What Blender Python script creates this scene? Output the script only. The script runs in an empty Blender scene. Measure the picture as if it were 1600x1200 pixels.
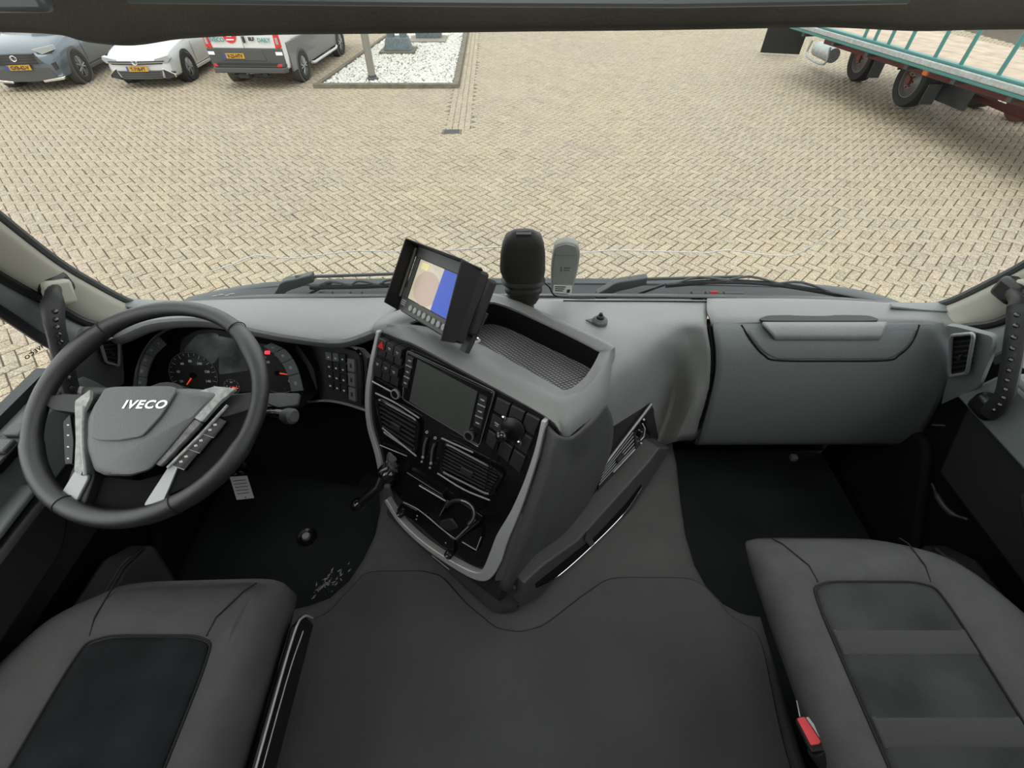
import bpy, math, random
import numpy as np
from mathutils import Vector, Matrix
random.seed(7); RNG = np.random.default_rng(5)
C = bpy.context.scene.collection
SC = bpy.context.scene
# ---------------------------------------------------------------- camera, world, light, exposure
F = 720.0; TH = math.radians(46.0); CO, SI = math.cos(TH), math.sin(TH); EYE = Vector((0, 0, 2.85))
cam = bpy.data.cameras.new('camera'); camo = bpy.data.objects.new('camera', cam); C.objects.link(camo)
camo.location = EYE; camo.rotation_euler = (math.radians(90) - TH, 0, 0)
cam.sensor_width = 36; cam.lens = 36 * F / 1600; cam.clip_start = .02; SC.camera = camo
w = bpy.data.worlds.new('overcast'); SC.world = w; w.use_nodes = True
bg = w.node_tree.nodes['Background']; bg.inputs[0].default_value = (.96, .98, 1, 1); bg.inputs[1].default_value = 1.15
sun = bpy.data.lights.new('sun', 'SUN'); sun.energy = .8; sun.angle = math.radians(40); sun.color = (1, .97, .9)
so = bpy.data.objects.new('sun', sun); C.objects.link(so); so.location = (0, 0, 12)
so.rotation_euler = (math.radians(28), math.radians(-14), 0)
SC.view_settings.view_transform = 'Standard'; SC.view_settings.look = 'None'
SC.view_settings.gamma = 1; SC.view_settings.use_curve_mapping = False; SC.view_settings.exposure = 0.75
# ---------------------------------------------------------------- pixel -> place helpers
def ray(px, py):
    v = (600 - py) / F
    return Vector(((px - 800) / F, CO + v * SI, -SI + v * CO))
class PL:                                   # a plane: point + normal
    def __init__(s, p, n): s.p = Vector(p); s.n = Vector(n).normalized()
    def off(s, h): return PL(s.p + s.n * h, s.n)
def plane3(a, b, c):
    n = (b - a).cross(c - a).normalized()
    if n.dot(EYE - a) < 0: n = -n
    return PL(a, n)
def W(px, py, x=None, y=None, z=None, pl=None):
    r = ray(px, py)
    if pl is not None: t = (pl.p - EYE).dot(pl.n) / r.dot(pl.n)
    elif x is not None: t = (x - EYE.x) / r.x
    elif y is not None: t = (y - EYE.y) / r.y
    else: t = (z - EYE.z) / r.z
    return EYE + r * t
def V3(*a): return Vector(a)
# ---------------------------------------------------------------- materials
def mat(name, col, rough=.5, metal=0., noise=0., nscale=30., bump=0., bscale=200., spec=.5, emit=None, estr=0., coat=0., var=None, alpha=None):
    m = bpy.data.materials.new(name); m.use_nodes = True; nt = m.node_tree; b = nt.nodes['Principled BSDF']
    b.inputs['Base Color'].default_value = (*col, 1); b.inputs['Roughness'].default_value = rough
    b.inputs['Metallic'].default_value = metal; b.inputs['Specular IOR Level'].default_value = spec
    b.inputs['Coat Weight'].default_value = coat
    tc = nt.nodes.new('ShaderNodeTexCoord')
    if noise > 0:
        n = nt.nodes.new('ShaderNodeTexNoise'); n.inputs['Scale'].default_value = nscale; n.inputs['Detail'].default_value = 5
        nt.links.new(tc.outputs['Object'], n.inputs['Vector'])
        r = nt.nodes.new('ShaderNodeMapRange'); r.inputs[1].default_value = .3; r.inputs[2].default_value = .7
        nt.links.new(n.outputs['Fac'], r.inputs[0])
        mx = nt.nodes.new('ShaderNodeMix'); mx.data_type = 'RGBA'
        nt.links.new(r.outputs[0], mx.inputs[0])
        c2 = var if var else tuple(min(1, c * (1 + noise)) for c in col)
        mx.inputs[6].default_value = (*[c * (1 - noise) for c in col], 1) if not var else (*col, 1)
        mx.inputs[7].default_value = (*c2, 1); nt.links.new(mx.outputs[2], b.inputs['Base Color'])
    if bump > 0:
        n = nt.nodes.new('ShaderNodeTexNoise'); n.inputs['Scale'].default_value = bscale; n.inputs['Detail'].default_value = 3
        nt.links.new(tc.outputs['Object'], n.inputs['Vector'])
        bp = nt.nodes.new('ShaderNodeBump'); bp.inputs['Strength'].default_value = bump; bp.inputs['Distance'].default_value = .002
        nt.links.new(n.outputs['Fac'], bp.inputs['Height']); nt.links.new(bp.outputs[0], b.inputs['Normal'])
    if emit: b.inputs['Emission Color'].default_value = (*emit, 1); b.inputs['Emission Strength'].default_value = estr
    return m
def glassmat(name, tint=(1, 1, 1), refl=.04):
    m = bpy.data.materials.new(name); m.use_nodes = True; nt = m.node_tree; nt.nodes.clear()
    o = nt.nodes.new('ShaderNodeOutputMaterial'); t = nt.nodes.new('ShaderNodeBsdfTransparent'); g = nt.nodes.new('ShaderNodeBsdfGlossy')
    t.inputs[0].default_value = (*tint, 1); g.inputs['Roughness'].default_value = .02
    mx = nt.nodes.new('ShaderNodeMixShader'); mx.inputs[0].default_value = refl
    nt.links.new(t.outputs[0], mx.inputs[1]); nt.links.new(g.outputs[0], mx.inputs[2]); nt.links.new(mx.outputs[0], o.inputs[0]); return m
M = {}
M['dash'] = mat('dash_plastic', (.20, .204, .198), .42, spec=.7, bump=.5, bscale=420, noise=.06, nscale=8)
M['glove'] = mat('glove_box_plastic', (.125, .140, .139), .45, spec=.6, bump=.6, bscale=420)
M['cheek'] = mat('cheek_plastic', (.066, .068, .066), .5, bump=.6, bscale=420)
M['dashmid'] = mat('dash_plastic_lower', (.085, .087, .085), .5, bump=.6, bscale=420)
M['dark'] = mat('dark_plastic', (.018, .018, .018), .5, bump=.25, bscale=300)
M['black'] = mat('black_plastic', (.006, .006, .006), .35)
M['gloss'] = mat('piano_black', (.008, .008, .008), .12, coat=.5)
M['matt'] = mat('matt_black', (.004, .004, .004), .8, spec=.2)
M['silver'] = mat('satin_silver_trim', (.50, .50, .49), .42, metal=.3)
M['chrome'] = mat('chrome', (.8, .8, .8), .12, metal=1)
M['leather'] = mat('wheel_leather', (.022, .022, .022), .27, spec=.8, bump=.5, bscale=600)
M['hub'] = mat('airbag_cover', (.145, .150, .150), .48, bump=.6, bscale=350)
M['silvermat'] = mat('matt_silver', (.33, .335, .34), .4, metal=.5)
M['tape2'] = mat('plastic_film_dark', (.13, .13, .125), .15, bump=1, bscale=60, noise=.4, nscale=90)
M['tape'] = mat('plastic_film', (.34, .35, .33), .18, bump=1, bscale=60, noise=.3, nscale=90)
M['white'] = mat('white_mark', (.75, .75, .72), .5)
M['greymark'] = mat('grey_mark', (.35, .35, .34), .5)
M['red'] = mat('red_plastic', (.55, .02, .03), .35)
M['needle'] = mat('needle_red', (.8, .06, .03), .4, emit=(1, .08, .03), estr=.35)
M['lampred'] = mat('warning_lamp_red', (.8, .02, .03), .4, emit=(1, .03, .06), estr=1.2)
M['gauge'] = mat('gauge_face', (.014, .014, .014), .5)
M['lens'] = mat('display_with_reflections', (.11, .125, .12), .2, noise=.75, nscale=14, coat=.3)  # bright blotches in the colour imitate reflections on the cluster glass
M['segment'] = mat('indicator_segment', (.15, .16, .165), .3)
M['screen'] = mat('radio_screen', (.062, .067, .058), .17, noise=.08, nscale=6)
M['btn'] = mat('button_black', (.022, .022, .022), .35)
M['btnlight'] = mat('button_grey', (.16, .165, .16), .4)
M['fabric'] = mat('seat_fabric', (.102, .102, .100), .95, bump=1, bscale=900, noise=.12, nscale=14, spec=.15)
M['suede'] = mat('seat_suede', (.050, .051, .051), .95, bump=.6, bscale=700, noise=.35, nscale=9, spec=.1)
M['suede2'] = mat('seat_suede_dark', (.017, .019, .020), .95, bump=.6, bscale=700, noise=.4, nscale=9, spec=.1)
M['seam'] = mat('stitch_dark', (.012, .012, .012), .9)
M['seatside'] = mat('seat_side', (.02, .02, .02), .7, bump=.4)
M['rubber'] = mat('rubber_floor', (.105, .106, .103), .8, bump=.8, bscale=500, noise=.15, nscale=5, spec=.25)
M['carpet'] = mat('cover_mat', (.100, .101, .098), .85, bump=1, bscale=700, noise=.12, nscale=4, spec=.2)
M['footwell'] = mat('footwell_shaded', (.012, .014, .015), .75, bump=.6, bscale=400, noise=.3, nscale=5, spec=.3)  # near-black tone stands in for the shade under the dash
M['beige'] = mat('pillar_beige', (.33, .315, .26), .6, bump=.2, bscale=300)
M['beigebr'] = mat('pillar_bracket', (.38, .37, .30), .5)
M['frame'] = mat('painted_frame', (.12, .135, .13), .35)
M['doorgrey'] = mat('door_panel_grey', (.17, .19, .185), .5, bump=.3)
M['header'] = mat('headliner_cloth', (.085, .073, .054), .95, bump=.6, bscale=250, noise=.2, nscale=6)
M['wiper'] = mat('wiper_grey', (.055, .06, .06), .5)
M['cowl'] = mat('cowl_plastic', (.05, .058, .062), .5)
M['monbody'] = mat('monitor_body', (.007, .0065, .006), .5)
M['monbezel'] = mat('monitor_bezel', (.05, .05, .045), .45)
M['sensor'] = mat('black_cover', (.026, .024, .02), .55, bump=.3, bscale=300)
M['toll'] = mat('grey_box', (.28, .285, .255), .5)
M['tray'] = None
M['concrete'] = mat('concrete', (.36, .33, .27), .9, noise=.2, nscale=14)
M['curb'] = mat('curb_concrete', (.20, .175, .13), .9, noise=.25, nscale=8)
M['stone'] = mat('blue_stone', (.17, .21, .22), .7, noise=.25, nscale=20)
M['poleg'] = mat('pole_grey', (.33, .31, .26), .5)
M['gravelbed'] = mat('gravel_bed', (.24, .22, .16), .95, noise=.3, nscale=30)
M['gravel'] = mat('gravel_stone', (.98, .94, .78), .9, noise=.25, nscale=12)
M['joint'] = mat('joint_sand', (.11, .085, .055), .95, noise=.25, nscale=6)
M['tyre'] = mat('tyre', (.035, .033, .03), .85)
M['rim'] = mat('rim_alloy', (.42, .42, .40), .35, metal=.6)
M['rimdark'] = mat('rim_dark', (.02, .02, .02), .6)
M['carblue'] = mat('paint_bluegrey', (.14, .18, .21), .25, metal=.2, coat=.6)
M['carsilver'] = mat('paint_silver', (.85, .85, .84), .25, metal=.1, coat=.5)
M['carwhite'] = mat('paint_white', (.98, .98, .94), .3, coat=.5)
M['cargrey'] = mat('bumper_grey', (.10, .10, .095), .55)
M['carside'] = mat('van_side_reflection', (.19, .19, .18), .35, coat=.4)  # grey painted in for dark reflections on the white van's lower side
M['plate'] = mat('number_plate_yellow', (.85, .43, .02), .5)
M['platetxt'] = mat('number_plate_text', (.02, .02, .02), .5)
M['blueeu'] = mat('eu_blue', (.02, .06, .35), .5)
M['glassdark'] = mat('car_glass', (.02, .025, .03), .08, coat=.5)
M['lamp'] = mat('headlamp', (.5, .52, .52), .15, coat=.8)
M['lampr'] = mat('tail_lamp', (.55, .02, .02), .2, coat=.8)
M['orange'] = mat('orange_marker', (.85, .2, .03), .4)
M['teal'] = mat('teal_paint', (.07, .27, .245), .45)
M['galv'] = mat('galvanised', (.50, .54, .52), .45, metal=.3, noise=.2, nscale=20)
M['rimtruck'] = mat('truck_rim', (.35, .33, .29), .5, metal=.3)
M['redhub'] = mat('red_hub', (.25, .04, .03), .6)
M['rust'] = mat('chassis_red', (.16, .03, .025), .6)
M['wood'] = mat('bed_board', (.60, .48, .36), .8, noise=.2, nscale=4)
M['leaf'] = mat('leaf_green', (.10, .16, .04), .8, noise=.4, nscale=15)
M['brickred'] = mat('red_drum', (.30, .10, .07), .7, noise=.2)
M['glass'] = glassmat('windscreen_glass', (.985, 1, .99), .025)
M['logo'] = mat('logo_red', (.6, .02, .03), .4)
M['tealtxt'] = mat('letter_teal', (.10, .25, .25), .5)
M['tag'] = mat('key_tag', (.33, .33, .32), .6)
def tray_mat():
    m = bpy.data.materials.new('patterned_tray_mat'); m.use_nodes = True; nt = m.node_tree; b = nt.nodes['Principled BSDF']
    tc = nt.nodes.new('ShaderNodeTexCoord'); mp = nt.nodes.new('ShaderNodeMapping'); mp.inputs['Rotation'].default_value = (0, 0, math.radians(-32))
    mp.inputs['Scale'].default_value = (110, 170, 1)
    vo = nt.nodes.new('ShaderNodeTexVoronoi'); vo.feature = 'DISTANCE_TO_EDGE'; vo.inputs['Scale'].default_value = 1; vo.inputs['Randomness'].default_value = .15; vo.voronoi_dimensions = '2D'
    cr = nt.nodes.new('ShaderNodeMapRange'); cr.inputs[1].default_value = .08; cr.inputs[2].default_value = .25
    mx = nt.nodes.new('ShaderNodeMix'); mx.data_type = 'RGBA'; mx.inputs[6].default_value = (.018, .018, .018, 1); mx.inputs[7].default_value = (.22, .22, .215, 1)
    nt.links.new(tc.outputs['Object'], mp.inputs[0]); nt.links.new(mp.outputs[0], vo.inputs['Vector']); nt.links.new(vo.outputs[0], cr.inputs[0])
    nt.links.new(cr.outputs[0], mx.inputs[0]); nt.links.new(mx.outputs[2], b.inputs['Base Color']); b.inputs['Roughness'].default_value = .45; return m
M['tray'] = tray_mat()
def paver_mat():
    m = bpy.data.materials.new('paving_bricks'); m.use_nodes = True; nt = m.node_tree; b = nt.nodes['Principled BSDF']; b.inputs['Roughness'].default_value = .85
    b.inputs['Specular IOR Level'].default_value = .25
    at = nt.nodes.new('ShaderNodeAttribute'); at.attribute_name = 'tone'
    tc = nt.nodes.new('ShaderNodeTexCoord')
    def noi(s, d=4):
        n = nt.nodes.new('ShaderNodeTexNoise'); n.inputs['Scale'].default_value = s; n.inputs['Detail'].default_value = d
        nt.links.new(tc.outputs['Object'], n.inputs['Vector']); return n
    def mr(i, a, b_, c, d):
        r = nt.nodes.new('ShaderNodeMapRange'); [r.inputs[k + 1].__setattr__('default_value', v) for k, v in enumerate((a, b_, c, d))]; nt.links.new(i, r.inputs[0]); return r.outputs[0]
    def mix(f, a, b_, mode='MIX'):
        x = nt.nodes.new('ShaderNodeMix'); x.data_type = 'RGBA'; x.blend_type = mode
        for k, v in ((0, f), (6, a), (7, b_)):
            if isinstance(v, (int, float)): x.inputs[k].default_value = v
            elif isinstance(v, tuple): x.inputs[k].default_value = (*v, 1)
            else: nt.links.new(v, x.inputs[k])
        return x.outputs[2]
    big = noi(.35, 3); mid = noi(1.7, 4); fine = noi(38, 6); spk = noi(85, 3)
    c = mix(mr(big.outputs[0], .35, .65, 0, 1), (.50, .415, .285), (.43, .365, .29))
    c = mix(mr(mid.outputs[0], .45, .75, 0, .45), c, (.40, .33, .255))
    c = mix(1., c, at.outputs['Color'], 'MULTIPLY')
    c = mix(mr(fine.outputs[0], .40, .60, .0, .6), c, (.80, .70, .52))
    c = mix(mr(spk.outputs[0], .50, .64, 0, .75), c, (.17, .135, .09))
    nt.links.new(c, b.inputs['Base Color'])
    bp = nt.nodes.new('ShaderNodeBump'); bp.inputs['Strength'].default_value = .35; bp.inputs['Distance'].default_value = .004
    nt.links.new(fine.outputs[0], bp.inputs['Height']); nt.links.new(bp.outputs[0], b.inputs['Normal']); return m
M['paver'] = paver_mat()
for k_ in ('paver', 'joint', 'gravel', 'gravelbed', 'concrete', 'curb', 'stone', 'poleg', 'tyre', 'rim', 'carblue', 'carsilver', 'carwhite', 'cargrey', 'carside', 'plate', 'lamp', 'galv', 'rimtruck', 'teal', 'wood', 'brickred', 'leaf', 'redhub', 'rust'):
    nt_ = M[k_].node_tree
    for n_ in nt_.nodes:
        if n_.type == 'MIX' and n_.blend_type == 'MIX':
            for j_ in (6, 7):
                if not n_.inputs[j_].is_linked: n_.inputs[j_].default_value = [c * .66 for c in n_.inputs[j_].default_value[:3]] + [1]
        if n_.type == 'BSDF_PRINCIPLED' and not n_.inputs['Base Color'].is_linked: n_.inputs['Base Color'].default_value = [c * .62 for c in n_.inputs['Base Color'].default_value[:3]] + [1]
# ---------------------------------------------------------------- object helpers
def thing(name, label, cat, loc=(0, 0, 0), rotz=0, group=None, local=False):
    o = bpy.data.objects.new(name, None); C.objects.link(o); o.location = loc; o.rotation_euler = (0, 0, rotz); o.empty_display_size = .05
    o['label'] = label; o['category'] = cat
    if group: o['group'] = group
    if local: LOCAL.add(o.name)
    return o
LOCAL = set()
def tag(o, label, cat, group=None, kind=None):
    o['label'] = label; o['category'] = cat
    if group: o['group'] = group
    if kind: o['kind'] = kind
    return o
def struct(o, kind='structure'): o['kind'] = kind; return o
def obj(name, shapes, mats, parent=None, smooth=True, bevel=0, seg=2, sub=0, solid=0, soff=-1, ang=35, label=None):
    if not isinstance(mats, (list, tuple)): mats = [mats]
    if isinstance(shapes, tuple): shapes = [shapes]
    vs, fs, mi = [], [], []
    for s in shapes:
        k = len(vs); vs += [tuple(v) for v in s[0]]; fs += [tuple(i + k for i in f) for f in s[1]]
        mi += [s[2] if len(s) > 2 else 0] * len(s[1])
    me = bpy.data.meshes.new(name); me.from_pydata(vs, [], fs); me.update()
    for m in mats: me.materials.append(m)
    if any(mi): me.polygons.foreach_set('material_index', mi)
    import bmesh
    bm = bmesh.new(); bm.from_mesh(me); bmesh.ops.recalc_face_normals(bm, faces=bm.faces); bm.to_mesh(me); bm.free()
    if smooth:
        me.polygons.foreach_set('use_smooth', [True] * len(me.polygons))
        me.set_sharp_from_angle(angle=math.radians(ang))
    o = bpy.data.objects.new(name, me); C.objects.link(o)
    if parent is not None:
        o.parent = parent
        if parent.type == 'EMPTY' and parent.name not in LOCAL: o.matrix_parent_inverse = Matrix.Translation(-parent.location)
    if solid: m = o.modifiers.new('s', 'SOLIDIFY'); m.thickness = solid; m.offset = soff
    if bevel: m = o.modifiers.new('b', 'BEVEL'); m.width = bevel; m.segments = seg; m.limit_method = 'ANGLE'; m.angle_limit = math.radians(40)
    if sub: m = o.modifiers.new('u', 'SUBSURF'); m.levels = sub; m.render_levels = sub
    if label: o['label'] = label
    return o
def prism(pts, n, h0, h1, mi=0):
    n = Vector(n).normalized(); k = len(pts)
    v = [p + n * h0 for p in pts] + [p + n * h1 for p in pts]
    f = [tuple(range(k)), tuple(range(2 * k - 1, k - 1, -1))] + [(i, (i + 1) % k, (i + 1) % k + k, i + k) for i in range(k)]
    return (v, f, mi)
def plate(pxs, pl, h0, h1, mi=0):
    return prism([W(*p, pl=pl) for p in pxs], pl.n, h0, h1, mi)
def rnd(pts, r=.3, seg=4):                   # round the corners of a point list (fraction of the edge length)
    out = []; n = len(pts)
    for i in range(n):
        a, b, c = Vector(pts[i - 1]), Vector(pts[i]), Vector(pts[(i + 1) % n])
        p, q = b + (a - b) * r, b + (c - b) * r
        for k in range(seg + 1):
            t = k / seg; out.append((1 - t) ** 2 * p + 2 * t * (1 - t) * b + t * t * q)
    return out
def rp(pxs, r=.2, seg=4): return [tuple(p[:2]) for p in rnd([(a, b, 0) for a, b in pxs], r, seg)]
def basis(n):
    n = Vector(n).normalized(); a = Vector((0, 0, 1)) if abs(n.z) < .9 else Vector((0, 1, 0))
    u = a.cross(n).normalized(); return u, n.cross(u), n
def cyl(c, n, r, h0, h1, seg=24, r2=None, mi=0):
    u, v, n = basis(n); c = Vector(c); r2 = r if r2 is None else r2
    ring = lambda rr, h: [c + n * h + (u * math.cos(a) + v * math.sin(a)) * rr for a in [2 * math.pi * i / seg for i in range(seg)]]
    k = seg
    return (ring(r, h0) + ring(r2, h1), [tuple(range(k - 1, -1, -1)), tuple(range(k, 2 * k))] + [(i, (i + 1) % k, (i + 1) % k + k, i + k) for i in range(k)], mi)
def lathe(c, n, prof, seg=32, mi=0, cap=True):      # prof: list of (radius, height)
    u, v, n = basis(n); c = Vector(c); vs = []; fs = []
    for r, h in prof: vs += [c + n * h + (u * math.cos(2 * math.pi * i / seg) + v * math.sin(2 * math.pi * i / seg)) * r for i in range(seg)]
    for j in range(len(prof) - 1):
        for i in range(seg): fs.append((j * seg + i, j * seg + (i + 1) % seg, (j + 1) * seg + (i + 1) % seg, (j + 1) * seg + i))
    if cap: fs += [tuple(range(seg - 1, -1, -1)), tuple(range((len(prof) - 1) * seg, len(prof) * seg))]
    return (vs, fs, mi)
def ball(c, r, seg=16, sc=(1, 1, 1), mi=0):
    c = Vector(c); vs = []; fs = []; R_ = seg // 2
    for j in range(1, R_):
        p = math.pi * j / R_
        vs += [c + Vector((r * sc[0] * math.sin(p) * math.cos(2 * math.pi * i / seg), r * sc[1] * math.sin(p) * math.sin(2 * math.pi * i / seg), r * sc[2] * math.cos(p))) for i in range(seg)]
    for j in range(R_ - 2):
        for i in range(seg): fs.append((j * seg + i, j * seg + (i + 1) % seg, (j + 1) * seg + (i + 1) % seg, (j + 1) * seg + i))
    fs += [tuple(range(seg)), tuple(range((R_ - 1) * seg - 1, (R_ - 2) * seg - 1, -1))]
    return (vs, fs, mi)
def cr(pts, res=6, closed=False):            # Catmull-Rom through points
    P = [Vector(p) for p in pts]; n = len(P); out = []
    if n < 3 and not closed: return P
    rng = range(n) if closed else range(n - 1)
    for i in rng:
        if closed: a, b, c, d = P[i - 1], P[i], P[(i + 1) % n], P[(i + 2) % n]
        else: a = P[i - 1] if i else P[0] * 2 - P[1]; b = P[i]; c = P[i + 1]; d = P[i + 2] if i + 2 < n else P[-1] * 2 - P[-2]
        for k in range(res):
            t = k / res; out.append(.5 * (2 * b + (c - a) * t + (2 * a - 5 * b + 4 * c - d) * t * t + (3 * b - a - 3 * c + d) * t ** 3))
    if not closed: out.append(P[-1])
    return out
def tube(pts, r, seg=10, closed=False, flat=1., up=None, mi=0):
    P = [Vector(p) for p in pts]; n = len(P); vs = []; fs = []; prev = None
    for i in range(n):
        t = (P[(i + 1) % n] - P[i - 1]) if closed else (P[min(i + 1, n - 1)] - P[max(i - 1, 0)])
        t.normalize()
        if up is not None: v = Vector(up)
        elif prev is None: v = Vector((0, 0, 1)) if abs(t.z) < .9 else Vector((1, 0, 0))
        else: v = prev
        u = t.cross(v).normalized(); v = u.cross(t).normalized(); prev = v
        rr = r[i] if isinstance(r, (list, tuple)) else r
        vs += [P[i] + u * math.cos(2 * math.pi * k / seg) * rr + v * math.sin(2 * math.pi * k / seg) * rr * flat for k in range(seg)]
    m = n if closed else n - 1
    for j in range(m):
        for k in range(seg):
            a, b = j * seg, ((j + 1) % n) * seg; fs.append((a + k, a + (k + 1) % seg, b + (k + 1) % seg, b + k))
    if not closed: fs += [tuple(range(seg - 1, -1, -1)), tuple(range((n - 1) * seg, n * seg))]
    return (vs, fs, mi)
def grid(rows, res=5, mi=0):                 # smooth surface through a control grid
    R_ = [cr(r, res) for r in rows]; cols = [cr([r[i] for r in R_], res) for i in range(len(R_[0]))]
    nr, nc = len(cols[0]), len(cols); vs = [cols[j][i] for i in range(nr) for j in range(nc)]
    return (vs, [(i * nc + j, i * nc + j + 1, (i + 1) * nc + j + 1, (i + 1) * nc + j) for i in range(nr - 1) for j in range(nc - 1)], mi)
def loops(L, cap0=True, cap1=True, mi=0):
    n = len(L[0]); vs = [p for l in L for p in l]; fs = []
    for j in range(len(L) - 1):
        for i in range(n): fs.append((j * n + i, j * n + (i + 1) % n, (j + 1) * n + (i + 1) % n, (j + 1) * n + i))
    if cap0: fs.append(tuple(range(n - 1, -1, -1)))
    if cap1: fs.append(tuple(range((len(L) - 1) * n, len(L) * n)))
    return (vs, fs, mi)
def box(c, s, rz=0, mi=0, m=None):
    c = Vector(c); vs = []
    R_ = m if m is not None else Matrix.Rotation(rz, 3, 'Z')
    for x in (-.5, .5):
        for y in (-.5, .5):
            for z in (-.5, .5): vs.append(c + R_ @ Vector((x * s[0], y * s[1], z * s[2])))
    return (vs, [(0, 1, 3, 2), (4, 6, 7, 5), (0, 4, 5, 1), (2, 3, 7, 6), (0, 2, 6, 4), (1, 5, 7, 3)], mi)
def bil(q, u, v):
    a = q[0][0] * (1 - u) * (1 - v) + q[1][0] * u * (1 - v) + q[2][0] * u * v + q[3][0] * (1 - u) * v
    b = q[0][1] * (1 - u) * (1 - v) + q[1][1] * u * (1 - v) + q[2][1] * u * v + q[3][1] * (1 - u) * v
    return (a, b)
def sq(q, u0, v0, u1, v1): return [bil(q, u0, v0), bil(q, u1, v0), bil(q, u1, v1), bil(q, u0, v1)]
def text(s, o, xd, yd, size, h=.001, shear=0, bold=0, mi=0, align='LEFT', xs=1., sp=1.):
    cu = bpy.data.curves.new('t', 'FONT'); cu.body = s; cu.size = size; cu.extrude = h / 2; cu.shear = shear; cu.offset = bold; cu.align_x = align; cu.resolution_u = 3; cu.space_character = sp
    to = bpy.data.objects.new('t', cu); C.objects.link(to); dg = bpy.context.evaluated_depsgraph_get()
    me = bpy.data.meshes.new_from_object(to.evaluated_get(dg)); xd = Vector(xd).normalized(); yd = Vector(yd).normalized(); zd = xd.cross(yd); o = Vector(o)
    vs = [o + xd * v.co.x * xs + yd * v.co.y + zd * v.co.z for v in me.vertices]; fs = [tuple(p.vertices) for p in me.polygons]
    bpy.data.objects.remove(to); bpy.data.curves.remove(cu); bpy.data.meshes.remove(me); return (vs, fs, mi)
def mid(P): return sum(P, Vector()) / len(P)
# ================================================================ OUTSIDE: the paved yard
def bricks(cells_fn, name, col_shift=1.):
    pass
ISL = [(-4.38, 12.1), (-1.31, 12.1), (-1.55, 19.5), (-3.75, 19.5)]
def in_isl(x, y):
    if y < 12.1 or y > 19.5: return False
    t = (y - 12.1) / 7.4; return -4.38 + .63 * t < x < -1.31 - .24 * t
def in_band(x, y): t = (y - 12.1) / 7.4; return 9.2 < y < 22 and -1.31 - .24 * t < x < -.86 - .24 * t
def make_ground():
    b = .107; g = .0050; cs = math.cos(math.radians(-45)); sn = math.sin(math.radians(-45)); R4 = []
    for i in range(-260, 320):
        for j in range(-320, 320):
            d = (i - j) % 4
            if d == 0: cx, cy, hx, hy = i + 1, j + .5, 1, .5
            elif d == 3: cx, cy, hx, hy = i + .5, j + 1, .5, 1
            else: continue
            cx *= b; cy *= b; X = cs * cx - sn * cy; Y = sn * cx + cs * cy + 1.0
            if not (-17 < X < 15 and .9 < Y < 24): continue
            if Y < 3 and abs(X) > 7: continue
            if in_isl(X, Y) or in_band(X, Y): continue
            R4.append((X, Y, hx * b - g, hy * b - g, cs, sn))
    for k in range(4):
        y = 9.25 + (k % 2) * .1
        while y < 21.9:
            t = (y - 12.1) / 7.4; R4.append((-1.255 - .24 * t + .112 * k, y, .052, .105, 1, .0)); y += .216
    A = np.array(R4); n = len(A); ins = .005
    sx = np.array([-1, 1, 1, -1]); sy = np.array([-1, -1, 1, 1]); P = np.zeros((n, 8, 3))
    tilt = np.clip(RNG.normal(0, .0013, (n, 1)), -.003, .003); jit = RNG.normal(0, .0015, (n, 2)); rot = RNG.normal(0, .012, (n, 1))
    for q, (dd, z) in enumerate(((0, -.007), (ins, .0))):
        lx = sx[None] * (A[:, 2:3] - dd); ly = sy[None] * (A[:, 3:4] - dd)
        lx, ly = lx - ly * rot, ly + lx * rot
        P[:, q * 4:q * 4 + 4, 0] = A[:, 0:1] + jit[:, :1] + A[:, 4:5] * lx - A[:, 5:6] * ly
        P[:, q * 4:q * 4 + 4, 1] = A[:, 1:2] + jit[:, 1:] + A[:, 5:6] * lx + A[:, 4:5] * ly
        P[:, q * 4:q * 4 + 4, 2] = z + tilt
    F0 = np.array([[4, 5, 6, 7], [0, 1, 5, 4], [1, 2, 6, 5], [2, 3, 7, 6], [3, 0, 4, 7]])
    FF = (F0[None] + (np.arange(n) * 8)[:, None, None]).reshape(-1, 4)
    me = bpy.data.meshes.new('ground'); me.vertices.add(n * 8); me.vertices.foreach_set('co', P.reshape(-1))
    me.loops.add(FF.size); me.loops.foreach_set('vertex_index', FF.reshape(-1).astype(np.int32)); me.polygons.add(len(FF))
    me.polygons.foreach_set('loop_start', (np.arange(len(FF)) * 4).astype(np.int32)); me.update(calc_edges=True)
    at = me.color_attributes.new('tone', 'FLOAT_COLOR', 'POINT'); v = np.clip(RNG.normal(.98, .075, n), .6, 1.2)
    wv = RNG.normal(0, .025, n); odd = RNG.random(n) < .02; v[odd] *= .8
    col = np.stack([v + wv, v, v - wv, np.ones(n)], 1); at.data.foreach_set('color', np.repeat(col, 8, 0).reshape(-1).astype(np.float32))
    me.materials.append(M['paver']); o = bpy.data.objects.new('ground', me); C.objects.link(o); struct(o)
    struct(obj('ground_bed', prism([V3(-22, -6, 0), V3(22, -6, 0), V3(22, 30, 0), V3(-22, 30, 0)], (0, 0, 1), -.2, -.0055), M['joint']))
make_ground()
struct(obj('gutter_bed', prism([V3(-1.40, 9.1, 0), V3(-.62, 9.1, 0), V3(-.95, 22, 0), V3(-1.75, 22, 0)], (0, 0, 1), -.05, -.004), M['paver']))
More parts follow.
